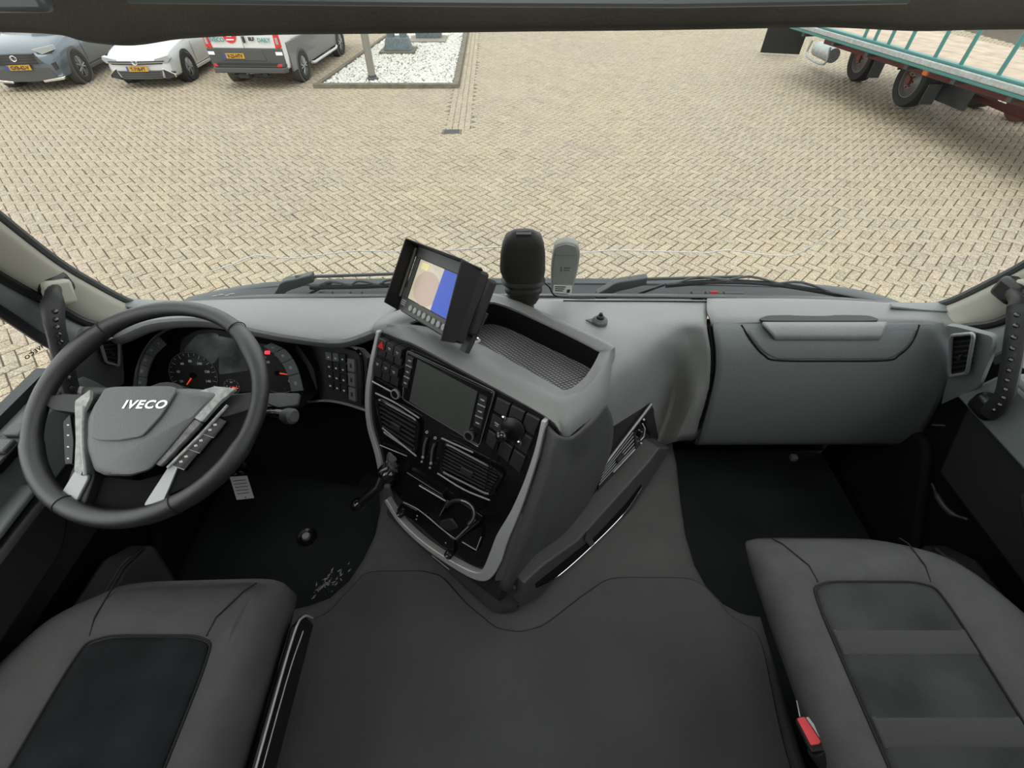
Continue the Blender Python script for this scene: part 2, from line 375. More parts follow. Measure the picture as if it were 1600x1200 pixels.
def gravel_island():
    z = lambda p, h: V3(p[0], p[1], h)
    o = obj('kerb', [prism([V3(-4.48, 12.02, 0), V3(-1.21, 12.02, 0), V3(-1.21, 12.14, 0), V3(-4.48, 12.14, 0)], (0, 0, 1), -.02, .09),
                     prism([V3(-1.33, 12.14, 0), V3(-1.21, 12.14, 0), V3(-1.45, 19.5, 0), V3(-1.57, 19.5, 0)], (0, 0, 1), -.02, .09),
                     prism([V3(-4.48, 12.14, 0), V3(-4.38, 12.14, 0), V3(-3.75, 19.5, 0), V3(-3.85, 19.5, 0)], (0, 0, 1), -.02, .07)], M['curb'], bevel=.012, smooth=False)
    tag(o, 'low brown concrete kerb edging the white gravel bed', 'kerb')
    obj_ = obj('gravel_bed', prism([z(p, 0) for p in ISL], (0, 0, 1), -.05, .03), M['gravelbed']); struct(obj_)
    vs, fs = [], []
    base = [Vector(p) for p in ((1, 0, 0), (0, 1, 0), (-1, 0, 0), (0, -1, 0), (.5, .5, .7), (-.5, .5, .7), (-.5, -.5, .7), (.5, -.5, .7))]
    bf = [(0, 1, 4), (1, 5, 4), (1, 2, 5), (2, 6, 5), (2, 3, 6), (3, 7, 6), (3, 0, 7), (0, 4, 7), (4, 5, 6, 7)]
    for _ in range(9000):
        y = 12.15 + 7.3 * random.random() ** 1.15; t = (y - 12.1) / 7.4
        x = random.uniform(-4.34 + .63 * t, -1.36 - .24 * t); a = random.uniform(0, 6.28); s = random.uniform(.02, .045); k = len(vs); q = random.uniform(.6, 1)
        for p in base:
            lx, ly = p.x * s, p.y * s * q; vs.append((x + lx * math.cos(a) - ly * math.sin(a), y + lx * math.sin(a) + ly * math.cos(a), .028 + p.z * s * .8 + random.uniform(0, .006)))
        fs += [tuple(i + k for i in f) for f in bf]
    me = bpy.data.meshes.new('gravel'); me.from_pydata(vs, [], fs); me.materials.append(M['gravel']); g = bpy.data.objects.new('gravel', me); C.objects.link(g)
    tag(g, 'cream white pebbles filling the kerbed bed', 'gravel', kind='stuff')
    p = W(583, 127, z=0); fp = thing('flagpole', 'slim pale grey pole rising from the gravel bed', 'pole', (p.x, p.y, 0))
    obj('pole', lathe((p.x, p.y, 0), (0, 0, 1), [(.085, .02), (.082, 1.5), (.07, 4.0)], 20), M['poleg'], fp)
    obj('pole_base', lathe((p.x, p.y, 0), (0, 0, 1), [(.13, .02), (.13, .07), (.10, .09), (.10, .13)], 20), M['wiper'], fp)
    p = W(622, 84, z=.03)
    st = thing('stone_monument', 'blue grey stone block on a dark base in the gravel bed', 'monument', (p.x, p.y, .03))
    obj('base', [box((p.x - .02, p.y + .25, .06), (.95, .75, .07))], M['curb'], st, bevel=.01)
    q = [V3(p.x - .38, p.y, 0), V3(p.x + .38, p.y, 0), V3(p.x + .36, p.y + .45, 0), V3(p.x - .36, p.y + .45, 0)]
    q2 = [V3(p.x - .30, p.y + .05, 0), V3(p.x + .30, p.y + .05, 0), V3(p.x + .28, p.y + .4, 0), V3(p.x - .28, p.y + .4, 0)]
    obj('block', loops([[a + V3(0, 0, .09) for a in q], [a + V3(0, 0, .38) for a in q2]]), M['stone'], st, bevel=.02)
    for s, nm in ((-1, 'leg'), (1, 'leg')): obj(nm, box((p.x + s * .17, p.y + .22, .75), (.17, .25, .8)), M['stone'], st, bevel=.02)
    p2 = W(668, 66, z=.03)
    s2 = thing('stone_slab', 'square blue grey slab on white plinth behind the stone block', 'slab', (p2.x, p2.y, .03))
    obj('plinth', box((p2.x, p2.y + .3, .06), (1.1, .9, .05)), M['concrete'], s2, bevel=.01)
    obj('slab', box((p2.x + .0, p2.y + .45, .30), (.75, .4, .45)), M['stone'], s2, bevel=.02)
gravel_island()
p = W(706, 206, z=0)
dr = thing('drain_grate', 'small dark drain grate at the end of the straight brick gutter', 'drain', (p.x, p.y, 0))
obj('frame', box((p.x, p.y, .003), (.36, .22, .012)), M['curb'], dr, bevel=.004)
obj('grate', [box((p.x, p.y + k * .035, .012), (.27, .018, .012)) for k in range(-2, 3)], M['wiper'], dr)

# ---------------------------------------------------------------- vehicles outside
def wheel(parent, c, r, wdt, side, rimm, name='wheel', spokes=5, hub=None, truck=False):
    c = Vector(c); n = V3(side, 0, 0)
    t = obj(name, lathe(c, n, [(r * .62, -wdt), (r * .93, -wdt), (r, -wdt * .85), (r, -wdt * .15), (r * .94, 0), (r * .66, .0), (r * .63, -.02)], 40, cap=False), M['tyre'], parent)
    sh = [lathe(c, n, [(r * .64, -.015), (r * .60, -.012), (r * .58, -.06), (r * .57, -wdt * .9)], 40, cap=False), ]
    if truck:
        sh += [lathe(c, n, [(r * .57, -.10), (r * .34, -.03), (r * .30, .0)], 32, cap=True)]
        obj('rim', sh, rimm, t)
        obj('hub', [cyl(c, n, r * .17, -.02, .05, 16)] + [cyl(c + V3(0, math.cos(a), math.sin(a)) * r * .24, n, r * .035, -.01, .03, 8) for a in [k * math.pi / 4 for k in range(8)]], hub, t)
    else:
        for k in range(spokes):
            for da in (-.13, .13):
                a0 = 2 * math.pi * k / spokes; d0 = V3(0, math.cos(a0 + da * .6), math.sin(a0 + da * .6)); d1 = V3(0, math.cos(a0 + da * 1.6), math.sin(a0 + da * 1.6))
                sh.append(tube([c + d0 * r * .12 + n * -.015, c + d1 * r * .58 + n * -.02], r * .045, 6))
        sh.append(cyl(c, n, r * .14, -.05, -.005, 16)); obj('rim', sh, rimm, t)
        obj('brake_disc', cyl(c, n, r * .55, -.11, -.09, 24), M['rimdark'], t)
    return t
def loft_car(st):                             # stations along y: (y, zbottom, zmid, ztop, half width bottom, mid, top)
    L = []
    for (y, zb, zm, zt, wb, wm, wt) in st:
        h = [(wb * .9, zb), (wb, zb + .05), (wm, (zb + zm) / 2 + .02), (wm, zm), ((wm + wt) / 2, zt - (zt - zm) * .25), (wt, zt - .02), (wt * .6, zt)]
        L.append([V3(x, y, z) for x, z in h] + [V3(0, y, zt + .01)] + [V3(-x, y, z) for x, z in reversed(h)] + [V3(0, y, zb)])
    return loops(L)
def arch(c, r, side, wdt=.04): return lathe(Vector(c), V3(side, 0, 0), [(r * 1.0, -.25), (r * 1.20, -.2), (r * 1.22, .0), (r * 1.05, .012), (r * 1.0, .0)], 40, cap=False)
def nplate(parent, c, n_, s, mirror=False):
    c = Vector(c); xd = V3(0, 0, 1).cross(Vector(n_)).normalized()
    pl = obj('number_plate', prism([c + xd * a + V3(0, 0, b) for a, b in ((-.26, -.055), (.26, -.055), (.26, .055), (-.26, .055))], n_, 0, .012), M['plate'], parent)
    obj('country_strip', prism([c + xd * a + V3(0, 0, b) for a, b in ((-.26, -.055), (-.215, -.055), (-.215, .055), (-.26, .055))], n_, .012, .014), M['blueeu'], pl)
    obj('plate_number', text(s, c + xd * .02 + Vector(n_) * .014 + V3(0, 0, -.037), xd, (0, 0, 1), .105, .003, bold=.004, align='CENTER', xs=.9), M['platetxt'], pl)
def cr2(L, n):
    out = []
    for i in range(n):
        t = i / (n - 1) * (len(L) - 1); k = min(int(t), len(L) - 2); f = t - k; out.append((L[k][0] + (L[k + 1][0] - L[k][0]) * f, L[k][1] + (L[k + 1][1] - L[k][1]) * f))
    return out
def car(name, label, loc, rz, wd, paint, plate_s, r, lower, big, badge):
    t = thing(name, label, 'car', loc, rz, local=True); t.scale = (.86,) * 3; h = wd / 2; k = 1.16 if big else 1.0
    # origin: ground point under the middle of the front bumper, front faces -y, rear is +y
    hz = .92 * k
    st = [(.0, .22 * k, .42 * k, .60 * k, h * .62, h * .70, h * .64), (.10, .2 * k, .5 * k, .70 * k, h * .86, h * .92, h * .78), (.32, .19 * k, .6 * k, hz * .88, h * .95, h * .99, h * .80),
          (.8, .19 * k, .68 * k, hz * .97, h * .97, h, h * .80), (1.25, .19 * k, .72 * k, hz * 1.03, h * .97, h, h * .80), (2.0, .2 * k, .75 * k, hz * 1.04, h * .97, h, h * .9), (3.3, .2 * k, .77 * k, hz * 1.05, h * .97, h, h * .9),
          (3.95, .25 * k, .75 * k, hz * 1.05, h * .93, h * .95, h * .85), (4.1, .35 * k, .7 * k, hz * .95, h * .85, h * .9, h * .8)]
    obj('body', loft_car(st), paint, t, sub=1)
    g = [(1.15, hz * .98, h * .80), (1.85, 1.38 * k, h * .62), (2.3, 1.46 * k, h * .62), (3.4, 1.42 * k, h * .60), (4.02, hz * 1.0, h * .74)]
    L = [[V3(-w_, y, hz * .95), V3(-w_ * .97, y, (hz + z) / 2), V3(-w_ * .85, y, z), V3(w_ * .85, y, z), V3(w_ * .97, y, (hz + z) / 2), V3(w_, y, hz * .95)] for y, z, w_ in g]
    obj('cabin_glass', loops(L), M['glassdark'], t, bevel=.03)
    obj('roof', prism([V3(-h * .55, 1.9, 0), V3(h * .55, 1.9, 0), V3(h * .53, 3.4, 0), V3(-h * .53, 3.4, 0)], (0, 0, 1), 1.41 * k, 1.475 * k), paint, t, bevel=.03)
    # front face parts lie just proud of the nose
    def fr(pts, y0, mm, nm, dep=.05, bev=.008, par=None, bow=.11):
        f_y = lambda x: y0 + bow * (abs(x) / h) ** 2
        if len(pts) % 2 == 0:
            hn = len(pts) // 2; A_ = cr2(pts[:hn], 9); B_ = cr2(pts[hn:][::-1], 9); vs_, fs_ = [], []
            for (xa, za), (xb, zb) in zip(A_, B_): vs_ += [V3(xa, f_y(xa) - .02, za * k), V3(xb, f_y(xb) - .02, zb * k), V3(xb, f_y(xb) + dep, zb * k), V3(xa, f_y(xa) + dep, za * k)]
            for i in range(len(A_) - 1):
                for j in range(4): fs_.append((i * 4 + j, i * 4 + (j + 1) % 4, (i + 1) * 4 + (j + 1) % 4, (i + 1) * 4 + j))
            fs_ += [(0, 1, 2, 3), tuple((len(A_) - 1) * 4 + j for j in (3, 2, 1, 0))]
            return obj(nm, (vs_, fs_), mm, par or t, bevel=bev * .5)
        P = [V3(x, f_y(x), z * k) for x, z in pts]
        return obj(nm, prism(P, (0, 1, 0), -.02, dep), mm, par or t, bevel=bev)
    def sym(x0, x1, n=8): return [x0 + (x1 - x0) * i / n for i in range(n + 1)]
    if big:
        gp = [(x, .70 - .02 * abs(x) / h) for x in sym(-.42, .42)] + [(x, .48 + .05 * abs(x)) for x in sym(.58, -.58)]
        gr = fr(gp, .0, M['cargrey'], 'grille', dep=.1)
        for z in (.52, .57, .62, .67): fr([(-.45, z), (.45, z), (.45, z + .012), (-.45, z + .012)], -.018, M['rimdark'], 'grille_bar', dep=.03, bev=0, par=gr, bow=.0)
        fr([(-.7, .2), (.7, .2), (.62, .43), (-.62, .43)], -.01, M['cargrey'], 'lower_grille', dep=.15)
        for s in (-1, 1):
            fr([(s * .45, .75), (s * .86, .80), (s * .88, .72), (s * .62, .66)], .03, M['lamp'], 'headlamp', dep=.15, bow=.14)
            fr([(s * .70, .50), (s * .80, .52), (s * .80, .40), (s * .72, .36)], .0, M['rimdark'], 'fog_lamp', dep=.1, bow=.12)
            fr([(s * .35, .17), (s * .80, .20), (s * .86, .27), (s * .80, .25), (s * .34, .21)], -.02, M['chrome'], 'bumper_trim', dep=.1, bow=.10)
        zc = .62
    else:
        gr = fr([(-.70, .60), (.70, .60), (.62, .53), (-.62, .53)], -.012, M['rimdark'], 'grille', dep=.1)
        fr([(-.70, .575), (.70, .575), (.70, .562), (-.70, .562)], -.02, M['chrome'], 'grille_bar', dep=.03, bev=0, par=gr)
        lg = fr([(-.56, .40), (.56, .40), (.48, .22), (-.48, .22)], -.012, M['cargrey'], 'lower_grille', dep=.12)
        for z in (.26, .31, .36): fr([(-.5, z), (.5, z), (.5, z + .012), (-.5, z + .012)], -.022, M['rimdark'], 'grille_bar', dep=.03, bev=0, par=lg)
        for s in (-1, 1):
            fr([(s * .48, .64), (s * .80, .70), (s * .84, .63), (s * .76, .55), (s * .46, .565)], .0, M['lamp'], 'headlamp', dep=.12)
            fr([(s * .58, .42), (s * .80, .34), (s * .78, .24), (s * .56, .20)], .0, M['rimdark'], 'air_intake', dep=.1)
            fr([(s * .56, .44), (s * .64, .42), (s * .84, .30), (s * .80, .23), (s * .80, .30)], -.02, M['chrome'], 'bumper_trim', dep=.05, bev=.004)
        zc = .585
    obj('badge', [tube([V3(math.cos(a) * .065 * badge, -.045, zc * k + math.sin(a) * .055) for a in [2 * math.pi * i / 20 for i in range(20)]], .008, 6, closed=True),
                  tube([V3(-.045, -.045, zc * k + .03), V3(-.015, -.045, zc * k - .045), V3(0, -.045, zc * k), V3(.015, -.045, zc * k - .045), V3(.045, -.045, zc * k + .03)], .006, 6)], M['chrome'], t)
    nplate(t, (0, -.045, .445 * k if not big else .46 * k), (0, -1, 0), plate_s)
    for s in (-1, 1):
        for y in (.85, .85 + 2.6):
            obj('wheel_arch', arch((s * (h - .005), y, r), r, s), M['rimdark'] if not big else M['cargrey'], t)
            wheel(t, (s * (h + .012), y, r), r, .21, s, M['rim'], spokes=5)
        obj('sill', prism([V3(s * h * .97, 1.25, 0), V3(s * h * .97, 3.1, 0), V3(s * h * 1.01, 3.1, 0), V3(s * h * 1.01, 1.25, 0)], (0, 0, 1), .2 * k, .27 * k), M['silver' if not big else 'cargrey'], t, bevel=.01)
        obj('side_mirror', ball((s * (h + .08), 1.5, 1.0 * k), .09, 14, (1, .6, .75)), paint, t)
        obj('door_seam', tube([V3(s * (h + .003), 1.35, .35 * k), V3(s * (h + .003), 1.35, .8 * k)], .004, 6), M['rimdark'], t)
car('parked_suv', 'blue grey suv with dark grille parked at far left', (-10.55, 11.75, 0), math.radians(10), 1.86, M['carblue'], 'GXB-62-V', .36, True, True, 1.0)
car('parked_hatchback', 'silver white hatchback parked between the blue grey suv and the van', (-8.2, 12.0, 0), math.radians(3), 1.72, M['carsilver'], 'T-718-FT', .32, False, False, 1.0)
def van():
    t = thing('delivery_van', 'white delivery van with grey rear bumper seen from behind', 'van', (-5.72, 12.0, 0), math.radians(-3), local=True); t.scale = (.84,) * 3
    h = .98
    st = [(.0, .42, .85, 2.3, h * .95, h * .98, h * .86), (.05, .40, .95, 2.35, h * .97, h, h * .88), (2.0, .35, .95, 2.38, h * .98, h * 1.01, h * .9), (4.2, .35, .95, 2.38, h * .98, h, h * .9), (4.9, .35, .95, 1.55, h * .97, h * .98, h * .85), (5.5, .35, .8, 1.1, h * .85, h * .9, h * .7)]
    obj('body', loft_car(st), M['carwhite'], t, bevel=.02)
    for s in (-1, 1):
        obj('side_panel', prism([V3(s * 1.0, .25, .35), V3(s * 1.0, 4.6, .35), V3(s * 1.0, 4.6, .98), V3(s * 1.0, .25, .98)], (s, 0, 0), -.03, .015), M['carside'], t, bevel=.01)
        obj('upper_side', prism([V3(s * .99, .6, 1.0), V3(s * .99, 4.6, 1.0), V3(s * .93, 4.4, 1.75), V3(s * .93, .8, 1.75)], (s, 0, 0), -.03, .02), M['carwhite'], t, bevel=.01)
        obj('side_step', tube([V3(s * 1.05, 1.45, .33), V3(s * 1.07, 1.6, .30), V3(s * 1.07, 3.5, .30), V3(s * 1.05, 3.65, .33)], .035, 10), M['silver'], t)
        for y in (.95, 4.15):
            obj('wheel_arch', arch((s * 1.015, y, .35), .35, s), M['cargrey'], t)
            wheel(t, (s * 1.035, y, .35), .35, .22, s, M['rim'], spokes=6)
        obj('rear_lamp', [prism([V3(s * .82, 0, .88), V3(s * .98, 0, .92), V3(s * .96, 0, 1.5), V3(s * .86, 0, 1.5)], (0, -1, 0), -.03, .03)], M['lampr'], t, bevel=.012)
        obj('lamp_lens', prism([V3(s * .87, -.03, .98), V3(s * .945, -.03, .98), V3(s * .94, -.03, 1.12), V3(s * .88, -.03, 1.12)], (0, -1, 0), 0, .01), M['lamp'], t, bevel=.004)
        obj('bumper_reflector', prism([V3(s * .78, -.12, .52), V3(s * .90, -.10, .52), V3(s * .90, -.10, .58), V3(s * .78, -.12, .58)], (0, -1, 0), 0, .015), M['red'], t, bevel=.004)
        obj('white_corner_label', prism([V3(s * .80, -.045, .76), V3(s * .97, -.03, .76), V3(s * .97, -.03, .83), V3(s * .80, -.045, .83)], (0, -1, 0), 0, .01), M['white'], t)
    obj('rear_lower_panel', prism([V3(-.98, 0, .55), V3(.98, 0, .55), V3(.98, 0, .90), V3(-.98, 0, .90)], (0, -1, 0), -.02, .04), M['cargrey'], t, bevel=.015)
    obj('plate_recess', prism([V3(-.65, -.04, .64), V3(.52, -.04, .64), V3(.45, -.04, .86), V3(-.62, -.04, .86)], (0, -1, 0), 0, .012), M['cargrey'], t, bevel=.006)
    obj('rear_bumper', [prism([V3(-.98, .05, 0), V3(-.93, -.14, 0), V3(.93, -.14, 0), V3(.98, .05, 0)], (0, 0, 1), .38, .50), prism([V3(-.98, .05, 0), V3(-.90, -.11, 0), V3(.90, -.11, 0), V3(.98, .05, 0)], (0, 0, 1), .50, .58)], M['cargrey'], t, bevel=.02)
    obj('bumper_step', prism([V3(-.8, -.15, 0), V3(.8, -.15, 0), V3(.8, -.06, 0), V3(-.8, -.06, 0)], (0, 0, 1), .575, .59), M['rimdark'], t)
    obj('tow_bar', [tube([V3(-.5, .0, .30), V3(.5, .0, .30)], .035, 8), tube([V3(0, 0, .3), V3(0, -.2, .30), V3(0, -.26, .36)], .025, 8), ball((0, -.26, .39), .035), box((-.22, -.03, .30), (.3, .05, .10)), box((.35, -.03, .33), (.12, .05, .08))], M['rimdark'], t)
    nplate(t, (-.30, -.055, .74), (0, -1, 0), 'V-23-HTV')
    obj('door_seam', tube([V3(.02, -.048, .62), V3(.02, -.003, 1.6)], .005, 6), M['rimdark'], t)
    obj('maker_lettering', text('IVECO', (-.80, -.04, 1.03), (1, 0, 0), (0, 0, 1), .13, .004, bold=.005), M['tealtxt'], t)
    obj('round_logo', [cyl((-.28, -.0, 1.17), (0, -1, 0), .17, .0, .02, 32), prism([V3(-.35, -.024, 1.13), V3(-.22, -.024, 1.13), V3(-.22, -.024, 1.20), V3(-.35, -.024, 1.20)], (0, -1, 0), 0, .003, 1), prism([V3(-.38, -.024, 1.06), V3(-.18, -.024, 1.06), V3(-.18, -.024, 1.085), V3(-.38, -.024, 1.085)], (0, -1, 0), 0, .003, 1)], [M['logo'], M['white']], t)
    obj('dealer_lettering', text('BLF', (.20, -.04, 1.06), (1, 0, 0), (0, 0, 1), .10, .004, bold=.006), M['platetxt'], t)
    obj('model_lettering', text('DAILY', (.42, -.04, 1.03), (1, 0, 0), (0, 0, 1), .12, .004, bold=.004), M['tealtxt'], t)
    obj('door_handle', box((.08, -.05, 1.08), (.05, .05, .14)), M['rimdark'], t, bevel=.012)
van()
def flatbed():
    ze = 1.0
    A = W(1600, 150, z=ze); B = W(1236, 40, z=ze); d = (B - A).normalized(); A2 = A - d * 3.2; n = V3(d.y, -d.x, 0)   # n points inward (+x)
    if n.x < 0: n = -n
    t = thing('flatbed_lorry', 'flatbed lorry with teal rails and board floor parked on the right', 'lorry', (A.x + n.x, A.y + n.y, 0))
    L = (B - A2).length
    up = V3(0, 0, 1)
    def bar(s0, s1, o0, o1, z0, z1): return prism([A2 + d * s0 + n * o0, A2 + d * s1 + n * o0, A2 + d * s1 + n * o1, A2 + d * s0 + n * o1], up, z0 - ze, z1 - ze)
    obj('outer_rail', [bar(0, L, -.02, .05, ze - .05, ze), bar(0, L, .0, .12, ze + .09, ze + .13)], M['teal'], t, bevel=.01)
    obj('rail_capping', bar(0, L, -.03, .10, ze, ze + .09), M['galv'], t, bevel=.015)
    for k in range(5): obj('floor_board', bar(0, L - .05, .16 + k * .47, .16 + k * .47 + .455, ze - .02, ze + .04), M['wood'], t, bevel=.006)
    for px, py in ((1325, 46), (1355, 47), (1388, 58), (1418, 66), (1444, 76), (1488, 90), (1500, 104), (1553, 122), (1590, 135)):
        pass
    for bx, by in ((1330, 62), (1362, 66), (1386, 72), (1412, 80), (1450, 93), (1500, 104), (1552, 121)):
        q = W(bx, by, z=ze + .1); s = (q - A2).dot(d); q = A2 + d * s + n * .06; q.z = ze + .1
        obj('stake', tube([q, q + V3(.0, 0, .9)], .03, 8), M['teal'], t)
    for s in np.arange(.6, 3.2, 1.1):
        q = A2 + d * float(s) + n * .06; obj('stake', tube([q, q + V3(0, 0, .9)], .03, 8), M['teal'], t)
    obj('chassis', [bar(.3, L - .3, .75, .88, ze - .30, ze - .12), bar(.3, L - .3, 1.7, 1.85, ze - .30, ze - .12)], M['rust'], t)
    obj('crossmember', [bar(s, s + .08, .1, 2.3, ze - .14, ze - .02) for s in np.arange(.4, L, 1.)], M['cargrey'], t)
    for (px, py) in ((1400, 166), (1328, 126)):
        g = W(px, py, z=0); r = .45; s = (g - A2).dot(d); c = V3(g.x, g.y, r)
        for side_off in (0, 1.7):
            cc = c + V3(side_off, 0, 0); wheel(t, cc, r, .26, -1 if not side_off else 1, M['rimtruck'], truck=True, hub=M['redhub'])
        obj('mudguard', [loops([[c + V3(.26, math.cos(a) * (r + .08), math.sin(a) * (r + .08)), c + V3(-.0, math.cos(a) * (r + .08), math.sin(a) * (r + .08)), c + V3(-.0, math.cos(a) * (r + .06), math.sin(a) * (r + .06)), c + V3(.26, math.cos(a) * (r + .06), math.sin(a) * (r + .06))] for a in [math.pi * (.05 + .3 * i / 6) + (math.pi * .6 if False else 0) for i in range(7)]])], M['cargrey'], t)
        q = c + V3(-.05, -.55, .18)
        obj('mud_flap', box(c + V3(.12, -r - .12, -.1), (.26, .02, .34)), M['wiper'], t, bevel=.005)
    for a_, b_ in ((1312, 67), (1447, 113)): obj('marker_lamp', box(W(a_, b_, z=.82), (.05, .12, .09)), M['orange'], t, bevel=.01)
    ft = W(1268, 82, z=.3)
    obj('under_plate', prism([V3(ft.x - .75, ft.y + 1.2, 0), V3(ft.x + .2, ft.y + .95, 0), V3(ft.x + .2, ft.y + 1.0, 0), V3(ft.x - .75, ft.y + 1.25, 0)], up, .08, .75), M['black'], t, bevel=.01)
    ft = W(1296, 86, z=.35)
    obj('air_tank', [tube([ft + V3(-.1, -.35, .05), ft + V3(-.1, .45, .05)], .15, 14)], M['galv'], t)
    obj('tank_guard', tube(cr([ft + V3(-.28, -.4, .22), ft + V3(-.28, -.42, -.1), ft + V3(-.28, .5, -.1), ft + V3(-.28, .5, .22)], 4), .025, 8), M['galv'], t)
    g = W(1480, 150, z=.3)
    obj('side_skirt', prism([g + V3(-.15, .8, -.1), g + V3(-.05, -.6, -.1), g + V3(-.05, -.6, .3), g + V3(-.15, .8, .3)], (1, 0, 0), 0, .03), M['wiper'], t)
    obj('tow_beam', [tube([g + V3(.2, .6, .1), g + V3(.35, -1.6, .05)], .06, 8)], M['rust'], t)
flatbed()
p = W(1592, 168, z=.2)
dm = obj('red_drum', lathe((p.x + .35, p.y, .26), (1, .25, 0), [(.22, -.5), (.25, -.48), (.25, -.16), (.262, -.14), (.25, -.12), (.25, .2), (.262, .22), (.25, .24), (.25, .6), (.22, .62)], 24), M['brickred'])
tag(dm, 'dull red drum lying on the ground at the right edge of the yard', 'drum')
def leaves(name, cx, cy, rx, ry, h, n, lab):
    vs, fs = [], []
    for _ in range(n):
        a = random.uniform(0, 6.28); q = random.random() ** .5; c = V3(cx + rx * q * math.cos(a), cy + ry * q * math.sin(a), random.uniform(.0, h) * (1 - q * .5)); s = random.uniform(.04, .09)
        u = Vector((random.uniform(-1, 1), random.uniform(-1, 1), random.uniform(-.4, 1))).normalized(); v = u.orthogonal().normalized(); k = len(vs)
        vs += [c - u * s, c + v * s * .4 + V3(0, 0, .01), c + u * s, c - v * s * .4]; fs += [(k, k + 1, k + 2), (k, k + 2, k + 3)]
    me = bpy.data.meshes.new(name); me.from_pydata([tuple(v) for v in vs], [], fs); me.materials.append(M['leaf']); o = bpy.data.objects.new(name, me); C.objects.link(o); tag(o, lab, 'shrub'); return o
q = W(1545, 52, z=0); leaves('green_shrub', q.x + 1.6, q.y + 2.2, 1.6, 1.4, 1.0, 4500, 'green shrub behind the flatbed lorry at top right')
q = W(1592, 200, z=0); leaves('weed_patch', q.x + .1, q.y - .8, .45, .4, .1, 700, 'low green weeds on the paving beside the red drum')
# ================================================================ THE CAB: shell
ZF = 1.38; ZT = 1.55                          # footwell floor, tunnel top
XL, XR = -1.03, 1.17
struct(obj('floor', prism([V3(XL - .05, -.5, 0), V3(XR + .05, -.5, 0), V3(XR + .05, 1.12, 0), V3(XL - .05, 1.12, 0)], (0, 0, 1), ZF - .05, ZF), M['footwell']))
struct(obj('wall_front', prism([V3(XL - .05, 1.06, 0), V3(XR + .05, 1.06, 0), V3(XR + .05, 1.09, 0), V3(XL - .05, 1.09, 0)], (0, 0, 1), ZF, 2.0), M['black']))
struct(obj('wall_back', prism([V3(XL - .05, -.56, 0), V3(XR + .05, -.56, 0), V3(XR + .05, -.5, 0), V3(XL - .05, -.5, 0)], (0, 0, 1), ZF, 3.25), M['doorgrey']))
def roof():
    x0, x1, y0, y1 = XL - .05, XR + .05, -.56, .72; hx0, hx1, hy0, hy1 = -.35, .50, -.30, .42
    S_ = [box(((x0 + hx0) / 2, (y0 + y1) / 2, 3.27), (hx0 - x0, y1 - y0, .05)), box(((hx1 + x1) / 2, (y0 + y1) / 2, 3.27), (x1 - hx1, y1 - y0, .05)),
          box(((hx0 + hx1) / 2, (y0 + hy0) / 2, 3.27), (hx1 - hx0, hy0 - y0, .05)), box(((hx0 + hx1) / 2, (hy1 + y1) / 2, 3.27), (hx1 - hx0, y1 - hy1, .05))]
    struct(obj('ceiling_panel', S_, M['beige'])); g = obj('window_4', box(((hx0 + hx1) / 2, (hy0 + hy1) / 2, 3.28), (hx1 - hx0, hy1 - hy0, .006)), M['glass']); struct(g)  # unseen roof hatch, added to let sky light down onto the seats
roof()
# engine tunnel
def tunnel():
    px = [(592, 640), (600, 720), (603, 775), (592, 830), (572, 872), (548, 908), (515, 937), (480, 950), (446, 955)]
    L = [W(*p, z=ZT) for p in px]; L = [V3(-.33, .98, ZT)] + L + [W(424, 1060, z=ZT), W(404, 1150, z=ZT), V3(-.56, -.45, ZT)]
    pxr = [(1186, 964), (1160, 962), (1128, 945), (1100, 915), (1080, 878), (1066, 830), (1058, 775), (1052, 715)]
    R_ = [W(*p, z=ZT) for p in pxr]; R_ = [V3(.63, -.45, ZT), W(1240, 1150, z=ZT), W(1214, 1060, z=ZT)] + R_ + [V3(.56, .98, ZT)]
    P = L + R_; c = V3(.08, .2, ZT)
    def off(P, d, z):
        out = []; n = len(P)
        for i in range(n):
            t = (P[(i + 1) % n] - P[i - 1]).normalized(); nn = V3(-t.y, t.x, 0)
            if nn.dot(c - P[i]) > 0: nn = -nn
            q = P[i] + nn * d; q.z = z; out.append(q)
        return out
    t = thing('tunnel_cover', 'dark grey moulded floor tunnel between the two seats', 'floor cover', (.05, .3, ZF))
    obj('tunnel_body', loops([off(P, .05, ZF + .002), off(P, .028, ZF + .06), off(P, .018, ZT - .03), off(P, .006, ZT - .006), off(P, -.014, ZT)], cap0=False), M['rubber'], t, ang=60)
    m = [(440, 985), (512, 959), (545, 922), (572, 893), (660, 892), (690, 900), (730, 945), (775, 982), (812, 988), (850, 978), (905, 935), (952, 902), (1078, 903), (1104, 918), (1140, 962), (1188, 990)]
    mp = [W(*p, z=ZT + .006) for p in m]; mp = [V3(-.535, -.44, ZT + .006), V3(-.535, .12, ZT + .006)] + mp + [V3(.60, .12, ZT + .006), V3(.60, -.44, ZT + .006)]
    mm = rnd(mp, .25, 3)
    obj('floor_mat', prism(mm, (0, 0, 1), -.004, .002), M['carpet'], t, bevel=.002)
    obj('mat_edge', tube([p + V3(0, 0, -.002) for p in mm[4:-4]], .0022, 6), M['seam'], t)
tunnel()
fp = W(480, 840, z=ZF)
t = thing('floor_plug', 'round black floor grommet with a pale centre in the driver footwell', 'plug', tuple(fp))
obj('grommet', lathe(fp, (0, 0, 1), [(.030, .0), (.032, .006), (.026, .014), (.018, .010), (.016, .004)], 28), M['black'], t)
obj('plug_centre', lathe(fp, (0, 0, 1), [(.0125, .004), (.0125, .016), (.009, .019)], 20), M['tag'], t)
